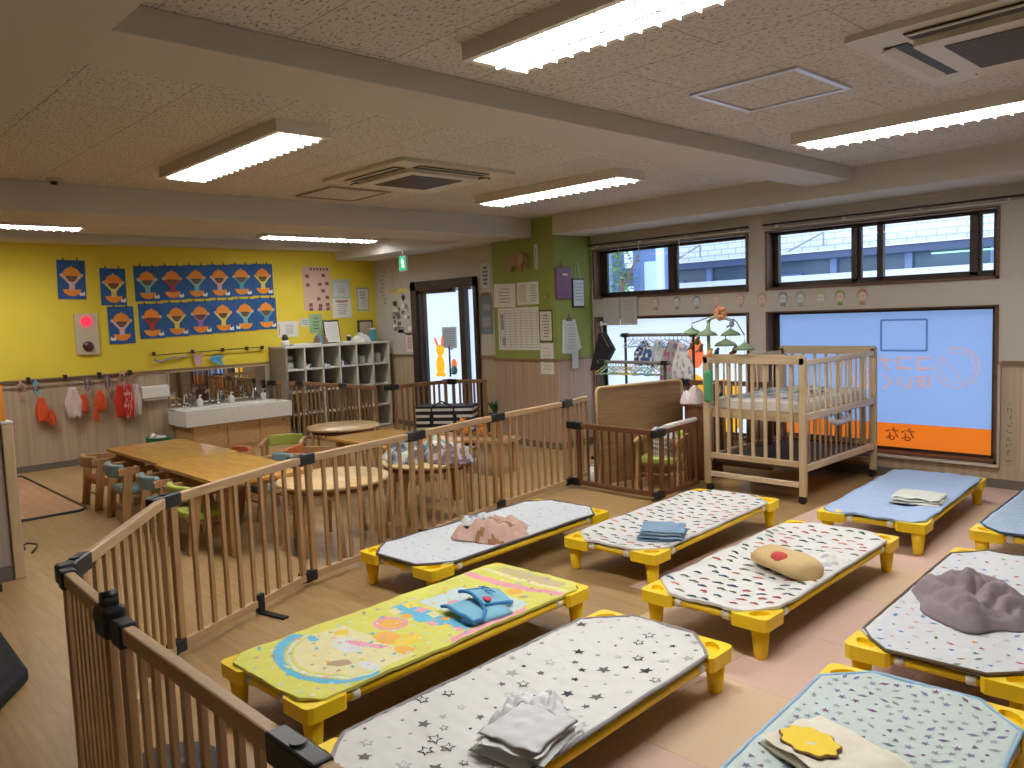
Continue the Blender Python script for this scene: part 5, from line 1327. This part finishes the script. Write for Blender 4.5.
sheet('white sheet hanging lowest on the pilaster, over the wood panelling', 'notice', (-6.13, F, 1.00), 0, .20, .34, PAPER, lines(.15, .28, 7, mi=1, th=.006), [GYP])
# elephant
t = thing('wooden_elephant', 'flat wooden elephant hanging high on the front of the green pilaster', 'wall decoration', (-6.52, F, 2.07))
EW = plain('elephant_wood', (.30, .20, .10), .7, noise_amt=.15)
m = MB(); m.prism([(-.16, -.09), (-.10, -.09), (-.09, -.03), (.00, -.02), (.01, -.10), (.065, -.10), (.07, -.01), (.12, .0), (.13, -.06), (.155, -.07), (.165, .03), (.13, .10), (.06, .125), (-.05, .125), (-.13, .10), (-.165, .04), (-.17, -.04)], -.035, -.002, 'xz'); m.to('body', EW, t)
m = MB(); m.prism(ell(.075, .045, .045, .055), -.050, -.035, 'xz'); m.to('ear', plain('elephant_ear', (.40, .28, .15), .7), t)
t = thing('wall_thermometer', 'narrow cream wall thermometer hanging beside the wooden elephant', 'thermometer', (-6.235, F, 2.12)); MB().prism(rrect(.055, .27, .02), -.015, -.002, 'xz').to('plate', plain('thermo_cream', (.58, .54, .42), .5), t); MB().cyl((0, -.018, -.10), (0, -.018, .10), .004, n=6).to('glass_tube', GYP, t)
t = thing('key_hook', 'tiny brass hook with key on the pilaster front', 'hook', (-6.10, F, 1.70)); MB().cyl((0, -.03, 0), (0, 0, 0), .008, n=8).box((0, -.02, -.02), (.06, .01, .02)).to('hook', plain('brass', (.5, .36, .12), .3, metal=.8), t)
SXp = CX1
t = thing('hanging_folder', 'purple folder hanging on the window side of the green pilaster', 'folder', (SXp, 6.45, 1.82), PI/2)
MB().box((0, -.02, 0), (.235, .035, .34), bev=.004).to('cover', plain('purple_cover', (.14, .045, .10), .5), t); MB().box((.02, -.0385, .09), (.08, .002, .022)).to('label', PAPER, t); MB().tube([(0, -.01, .17), (0, -.01, .24)], .004, 6).to('string', BRNP, t)
t = thing('hanging_clipboard', 'dark-framed clipboard hanging on strings nearest the window on the pilaster side', 'clipboard', (SXp, 6.70, 1.71), PI/2)
MB().box((0, -.012, 0), (.19, .014, .32)).to('board', BLK, t); MB().box((0, -.021, 0), (.165, .003, .285)).to('paper', PAPER2, t)
m = MB()
for k in range(6): m.box((0, -.024, .10-k*.035), (.12, .001, .008))
m.to('writing', INKB, t)
MB().tube([(-.05, -.012, .16), (-.02, -.012, .34)], .003, 5).tube([(.05, -.012, .16), (.0, -.012, .34)], .003, 5).to('string', STRAP, t)
t = thing('paper_bundle', 'bundle of white forms clipped and hanging on the pilaster side', 'papers', (SXp, 6.56, 1.22), PI/2)
m = MB(); m.prism([(-.12, .20), (.08, .20), (.17, -.12), (.02, -.18), (-.15, -.16)], -.012, -.004, 'xz'); m.to('back_sheets', PAPER, t)
m = MB(); m.box((-.01, -.018, .01), (.17, .006, .36)); m.mi = 1
for k in range(9): m.box((-.01, -.0215, .14-k*.032), (.12, .001, .006))
m.mi = 0; m.box((.05, -.02, -.22), (.10, .004, .24)); m.to('front_sheets', [PAPER2, GYP], t)
MB().box((-.03, -.022, .20), (.08, .02, .03)).tube([(-.03, -.02, .20), (-.03, -.02, .27)], .006, 6).to('bulldog_clip', plain('clip_brown', (.2, .1, .05), .5), t)
# papers on the window-wall above the lower left window
sheet('left sheet of the two pale lined papers between the windows', 'notice', (-5.67, YW-.03, 1.49), 0, .235, .30, plain('grey_paper', (.50, .49, .45), .8), lines(.18, .26, 12, mi=1, th=.004), [GYP])
sheet('right sheet of the two pale lined papers between the windows', 'notice', (-5.43, YW-.03, 1.49), 0, .225, .30, plain('grey_paper', (.50, .49, .45), .8), lines(.18, .26, 12, mi=1, th=.004), [GYP])
# little face stickers in a row above the lower windows
cols_ = [('orange', plain('pale_orange_line', (.55, .36, .22), .8), PALE), ('green', plain('pale_green_line', (.28, .36, .24), .8), PALE), ('grey', GYP, PAPER2), ('pink', PINK, PALE), ('salmon', plain('salmon', (.55, .36, .28), .8), PALE), ('tan', plain('tanp', (.55, .36, .2), .8), PALE), ('navy', INKB, PAPER2), ('grey-green', plain('sagep', (.35, .42, .25), .8), PAPER2), ('lime', plain('pale_lime_line', (.48, .50, .24), .8), PAPER2), ('olive', plain('olivep', (.3, .35, .12), .8), PALE), ('brown', plain('brownp', (.45, .25, .12), .8), PALE)]
for i, (x, z) in enumerate(((-5.10, 1.555), (-4.83, 1.553), (-4.59, 1.548), (-4.36, 1.55), (-4.10, 1.55), (-3.87, 1.545), (-3.66, 1.545), (-3.49, 1.54), (-3.30, 1.535), (-3.125, 1.535), (-2.93, 1.535))):
    t = thing('face_sticker', 'small %s drawing of a round-headed child, %s in the row above the low windows' % (cols_[i][0], (ordn+['seventh', 'eighth', 'ninth', 'tenth', 'eleventh'])[i]), 'sticker', (x, YW, z))
    MB().prism(ell(0, .015, .040, .045), -.004, -.001, 'xz').to('hair', cols_[i][1], t); MB().prism(ell(0, .005, .031, .033), -.006, -.002, 'xz').to('face', cols_[i][2], t)
    MB().prism([(-.025, -.055), (.025, -.055), (.015, -.03), (-.015, -.03)], -.006, -.001, 'xz').to('body', cols_[i][1], t)
    t.scale = (1.15, 1, 1.2)
    MB().prism(ell(-.012, .008, .004, .005, n=6), -.008, -.005, 'xz').prism(ell(.012, .008, .004, .005, n=6), -.008, -.005, 'xz').prism([(-.008, -.012), (.008, -.012), (0, -.017)], -.008, -.005, 'xz').to('features', BRNP, t)
# green vertical lettering on the wainscot right of the blue window
t = thing('wall_lettering', 'column of small faded green letters on the wood right of the blue window', 'lettering', (-1.81, YW, .46)); 
m = MB(); rr_ = random.Random(4)
for k in range(9):
    z = .22-k*.055
    for q in range(3): m.bar((rr_.uniform(-.02, .02), -.002, z+rr_.uniform(-.02, .02)), (rr_.uniform(-.02, .02), -.002, z+rr_.uniform(-.02, .02)), .006, .003)
m.to('letters', plain('faded_green', (.10, .20, .05), .8), t)

# ------------------------------------------------------------------ floor clutter
t = thing('striped_bag', 'large black and white striped shopping bag behind the fence before the glass door', 'bag', (-7.12, 5.70, 0), .63)
def stripemat():
    m, N, L, B = _new('bag_stripes'); tc = N.new('ShaderNodeTexCoord'); wv = N.new('ShaderNodeTexWave'); wv.bands_direction = 'Z'; wv.inputs['Scale'].default_value = 4.4
    L.new(tc.outputs['Object'], wv.inputs['Vector']); cr = N.new('ShaderNodeValToRGB'); cr.color_ramp.interpolation = 'CONSTANT'; cr.color_ramp.elements[0].color = (.01, .01, .015, 1); cr.color_ramp.elements[1].position = .62; cr.color_ramp.elements[1].color = (.75, .75, .75, 1)
    L.new(wv.outputs['Fac'], cr.inputs[0]); L.new(cr.outputs[0], B.inputs['Base Color']); return m
m = MB(); G = []
for j in range(2):
    pass
m.box((0, 0, .25), (.66, .30, .50), bev=.02); m.to('bag_body', stripemat(), t)
MB().box((0, 0, .495), (.66, .30, .018), bev=.006).to('zip_top', BLK, t)
MB().tube([(-.14, -.16, .38), (-.13, -.17, .50), (-.02, -.15, .56), (.12, -.17, .50), (.13, -.16, .38)], .010, 6).to('handle', BLK, t)
MB().box((-.14, -.158, .36), (.04, .012, .12)).to('handle_patch', BLK, t); MB().box((.13, -.158, .36), (.04, .012, .12)).to('handle_patch', BLK, t)
# low bench with orange plush toys
t = thing('low_bench', 'low brown bench with thick legs before the pinkish pilaster', 'bench', (-5.90, 5.0, 0), .25)
MB().box((0, 0, .32), (.95, .34, .035), bev=.005).to('seat', CHW, t)
for s in (-1, 1):
    for q in (-1, 1): MB().box((s*.40, q*.12, .155), (.06, .05, .31)).to('leg', CHW, t)
OP = plain('plush_orange', (.62, .20, .02), .95, noise_amt=.15); OB = plain('plush_brown', (.35, .12, .03), .95)
for x, y, c, l in ((-5.98, 5.00, OP, 'bright orange plush toy on the low bench, left one'), (-5.80, 5.06, OP, 'orange plush toy in the middle on the low bench'), (-5.62, 5.10, OB, 'brown-orange plush toy at the right on the low bench')):
    s_ = thing('plush_toy', l, 'soft toy', (x, y, .3385)); MB().sph((0, 0, .055), .055, (1.1, 1, 1)).to('body', c, s_); MB().sph((.0, -.02, .125), .045).to('head', c, s_); MB().sph((-.03, -.02, .165), .014).sph((.03, -.02, .165), .014).to('ears', OB, s_); MB().sph((-.05, -.05, .03), .022).sph((.05, -.05, .03), .022).to('paws', OB, s_)
# dark basket / plant by the pilaster
t = thing('plant_pot', 'dark pot with green leaves at the pilaster behind the fence', 'plant', (-7.10, 6.42, 0))
MB().lathe((0, 0, 0), [(.09, 0), (.12, .30), (.13, .32), (.11, .32), (.10, .28)], 18).to('pot', BLK, t)
m = MB()
for k in range(16):
    a = k*2.4; r_ = .10; m.poly([(0, 0, .30), (r_*.6*math.cos(a-.3), r_*.6*math.sin(a-.3), .42+.01*(k % 3)), (r_*1.1*math.cos(a), r_*1.1*math.sin(a), .44+.02*(k % 4)), (r_*.6*math.cos(a+.3), r_*.6*math.sin(a+.3), .42)])
m.to('leaves', plain('leaf_green', (.05, .13, .03), .6), t)
# quilts on the round table
QZ = .4505
heap('quilt', 'mottled blue-grey folded quilt heaped at the left on the pale round table', 'quilt', (-4.86, 3.50, QZ), .22, .20, .17, [plain('quilt_blue', (.20, .27, .32), .9), plain('quilt_light', (.52, .55, .52), .9), plain('quilt_dark', (.08, .10, .14), .9)], 101, thr=.08)
heap('quilt', 'multicoloured quilt with teal patches at the back of the round table', 'quilt', (-4.84, 3.80, QZ), .22, .18, .16, [plain('quilt_cream', (.55, .50, .36), .9), TEAL, plain('quilt_white', (.6, .6, .57), .9)], 102, thr=.05)
heap('quilt', 'dark plum patterned quilt heaped at the right on the round table', 'quilt', (-4.58, 3.66, QZ), .20, .20, .18, [plain('quilt_plum', (.17, .12, .16), .9), plain('quilt_pale', (.45, .42, .44), .9)], 103, thr=.05)
# things around the standing board
heap('cloth', 'white crumpled cloth piled on the wire basket in the dark pen', 'cloth', (-4.00, 5.53, .426), .12, .10, .10, [WCL, PAPER2], 110)
t = thing('storage_box', 'dark reddish-brown wooden box in the corner behind the dark pen', 'box', (-3.98, 6.05, 0)); MB().box((.04, 0, .32), (.18, .30, .64), bev=.006).to('box_body', DARKZ, t); MB().box((.02, 0, .65), (.26, .32, .02)).to('lid', DARKX, t)
heap('plush_toy', 'pale pink and white bundle on top of the brown box beside the crib', 'soft toy', (-4.02, 6.02, .661), .14, .13, .17, [PALE, WCL], 112)
t = thing('headphones', 'dark round plush ears resting on the brown box against the crib', 'headset', (-3.88, 6.12, .661)); MB().tube([(-.07, 0, .06), (-.06, 0, .14), (0, 0, .17), (.06, 0, .14), (.07, 0, .06)], .008, 6).to('band', GYP, t); MB().cyl((-.085, 0, .045), (-.055, 0, .045), .045, n=16).cyl((.055, 0, .045), (.085, 0, .045), .045, n=16).to('ear_cups', BLK, t)
t = thing('cleaning_bottle', 'white plastic bottle lying on the floor in the dark pen corner', 'bottle', (-4.52, 5.22, 0)); MB().lathe((0, 0, 0), [(.055, 0), (.065, .02), (.06, .12), (.03, .15), (.02, .16)], 16).to('bottle_body', WHITE, t); MB().cyl((0, 0, .155), (0, 0, .18), .022).to('cap', PAPER2, t)
# air purifier cable etc at bottom left
t = thing('floor_cushion', 'flat black cushion on the floor cut by the left edge', 'cushion', (-4.0, .40, 0))
m = MB(); m.prism([(.15, .32), (.10, .35), (-.62, .37), (-.70, .30), (-.70, -.45), (.30, -.45), (.62, -.06), (.60, .02)], .0, .07); o = m.to('cushion_body', plain('black_cushion', (.012, .013, .018), .85), t); bv = o.modifiers.new('b', 'BEVEL'); bv.width = .02; bv.segments = 3
MB().prism([(.10, .29), (-.60, .31), (-.64, -.40), (.27, -.40), (.53, -.03)], .069, .073).to('top_seam', plain('black_cushion2', (.018, .02, .026), .85), t)
t = thing('robot_vacuum', 'round dark grey flat disc on the floor behind the near fence', 'robot vacuum', (-2.60, .865, 0)); MB().lathe((0, 0, 0), [(.15, .006), (.165, .02), (.165, .075), (.155, .085), (.001, .088)], 36).to('shell', plain('dark_grey_shell', (.035, .035, .042), .8), t); MB().cyl((0, 0, .085), (0, 0, .093), .05).to('top_button', BLK, t)
tag(MB().tube([(0, 0, .006), (-.08, .05, .006), (-.2, .06, .006), (-.24, .10, .006), (-.15, .14, .006), (-.02, .10, .006), (.06, .06, .006)], .006, 6).to('floor_cable', BLK, None, (-6.25, 1.22, 0)), 'thin dark cord loop lying on the floor by the partition post', 'cable')
t = thing('power_adapter', 'small black and white adapter on the floor at the partition base', 'adapter', (-5.43, .90, 0)); MB().box((0, 0, .025), (.07, .10, .05), bev=.006).to('adapter_body', BLK, t); MB().box((0, .0, .055), (.05, .07, .014), bev=.003).to('adapter_cap', WHITE, t)

# ------------------------------------------------------------------ outside
SUNW = plain('ext_white_brick_base', (.8, .8, .8), .9)
EXTB = brickmat('white_brick', (.80, .82, .87), (.78, .80, .85), (.46, .50, .60), .42, .15, .014, vert=(PI/2, 0, 0), grain=False, rough=.9)
t = thing('building', 'long white brick building across the street with slate blue eave and glazed front', 'building', (-12, 19.0, -1.0), 0)
Lb = 44
MB().box((0, 2.4, 7.6), (Lb, 4, 7.8)).to('brick_wall', EXTB, t)
MB().box((0, 2.1, 3.64), (Lb, 4.6, .17)).to('eave', plain('eave_blue', (.06, .085, .17), .5), t)
MB().box((0, -.23, 3.735), (Lb, .06, .03)).to('gutter', plain('gutter_white', (.8, .82, .86), .5), t)
MB().box((0, 2.4, 3.38), (Lb, 4, .36)).to('glazed_band', plain('glazing_blue', (.09, .15, .22), .3, noise_amt=.6, nscale=.8), t)
MB().box((0, 2.3, 1.6), (Lb, 4.2, 3.2)).to('white_base', plain('ext_white', (.85, .87, .9), .8), t)
for k in range(14): MB().box((-12.6+k*1.75, .36, 3.38), (.16, .1, .36)).to('column', plain('ext_blue_column', (.25, .36, .58), .6), t)
for x0_ in (-1.9, 1.6): MB().box((x0_, .34, 3.10), (1.5, .1, .30)).to('shutter', plain('ext_shutter_blue', (.14, .24, .42), .6), t)
MB().box((7.0, .30, 3.50), (3.2, .06, .035)).to('lamp_strip', emis('teal_lamp', (.5, 1.0, .85), 1.6), t)
for (x0_, dx_) in ((2.2, .9), (-1.2, .85)):
    MB().bar((x0_, -.1, 3.80), (x0_+dx_, -.1, 4.18), .035).bar((x0_+dx_, -.1, 4.18), (x0_+dx_, -.1, 3.85), .035).to('bracket_pipe', GYP, t)
t = thing('building', 'pale blue house with window seen through the left upper window', 'building', (-11.93, 17.0, 0), 0)
MB().box((0, -.75, 3.0), (.92, .5, 8.0)).to('wall', plain('house_blue', (.13, .20, .40), .8), t); MB().box((.12, -1.02, 2.3), (.4, .06, .7)).to('window', plain('house_pane', (.45, .6, .78), .3), t); MB().box((0, -1.05, 3.02), (.95, .12, .06)).to('ledge', plain('ledge_white', (.7, .75, .85), .6), t)
MB().box((.40, -1.06, 3), (.16, .12, 8)).to('pilaster', plain('house_pale', (.55, .68, .88), .8), t)
t = thing('building', 'narrow blue wall at the left edge of the left upper window view', 'building', (-13.60, 17.0, 0), 0)
MB().box((0, -.75, 3.0), (1.1, .5, 8.0)).to('wall', plain('house_blue', (.26, .36, .60), .8), t); MB().box((.3, -1.04, 3), (.08, .08, 8)).to('downpipe', plain('house_pale', (.55, .68, .88), .8), t)
t = thing('tree', 'thin leafy tree outside the left upper window', 'tree', (-12.35, 15.5, -.6))
MB().cyl((0, 0, 0), (0, 0, 3.0), .07, .04, n=8).cyl((0, 0, 2.6), (.5, 0, 3.4), .035, .02, n=6).to('trunk', BRNP, t)
m = MB(); rr_ = random.Random(2)
for k in range(420):
    p = Vector((rr_.gauss(-.1, .16), rr_.gauss(0, .2), 3.0+rr_.gauss(0, .55))); a = rr_.uniform(0, 6.28); s = .07
    m.poly([p, p+Vector((s*math.cos(a), s*math.sin(a), s*.4)), p+Vector((s*1.6*math.cos(a+.4), s*1.6*math.sin(a+.4), 0)), p+Vector((s*math.cos(a+.9), s*math.sin(a+.9), -s*.3))])
m.to('foliage', plain('tree_green', (.16, .28, .10), .8), t)
o = MB().box((0, 0, 0), (90, 60, .1)).to('ground', plain('street_grey', (.42, .43, .45), .9), None, (-10, 38, -1.05)); struct(o)
# ------------------------------------------------------------------ camera, light
cam = bpy.data.cameras.new('camera'); cam.sensor_width = 36; cam.lens = 801.5/1024*36; cam.clip_start = .02
co = bpy.data.objects.new('camera', cam); COL.objects.link(co); S.camera = co
yaw, pit, rol = [math.radians(v) for v in (46.575, -4.951, -2.196)]
fw = Vector((-math.sin(yaw)*math.cos(pit), math.cos(yaw)*math.cos(pit), math.sin(pit)))
r0 = Vector((math.cos(yaw), math.sin(yaw), 0)); u0 = r0.cross(fw)
rt = math.cos(rol)*r0+math.sin(rol)*u0; up = -math.sin(rol)*r0+math.cos(rol)*u0
co.matrix_world = Matrix(((rt.x, up.x, -fw.x, 0), (rt.y, up.y, -fw.y, 0), (rt.z, up.z, -fw.z, 1.5), (0, 0, 0, 1)))
w = bpy.data.worlds.new('world'); S.world = w; w.use_nodes = True
bg = w.node_tree.nodes['Background']; bg.inputs[0].default_value = (.72, .85, 1.0, 1); bg.inputs[1].default_value = 3.2
S.view_settings.view_transform = 'Standard'; S.view_settings.look = 'None'; S.view_settings.gamma = 1; S.view_settings.exposure = .16
S.view_settings.use_curve_mapping = False
S.cycles.max_bounces = 8; S.cycles.diffuse_bounces = 5; S.cycles.caustics_reflective = False; S.cycles.caustics_refractive = False
S.cycles.sample_clamp_indirect = 4; S.cycles.use_denoising = True
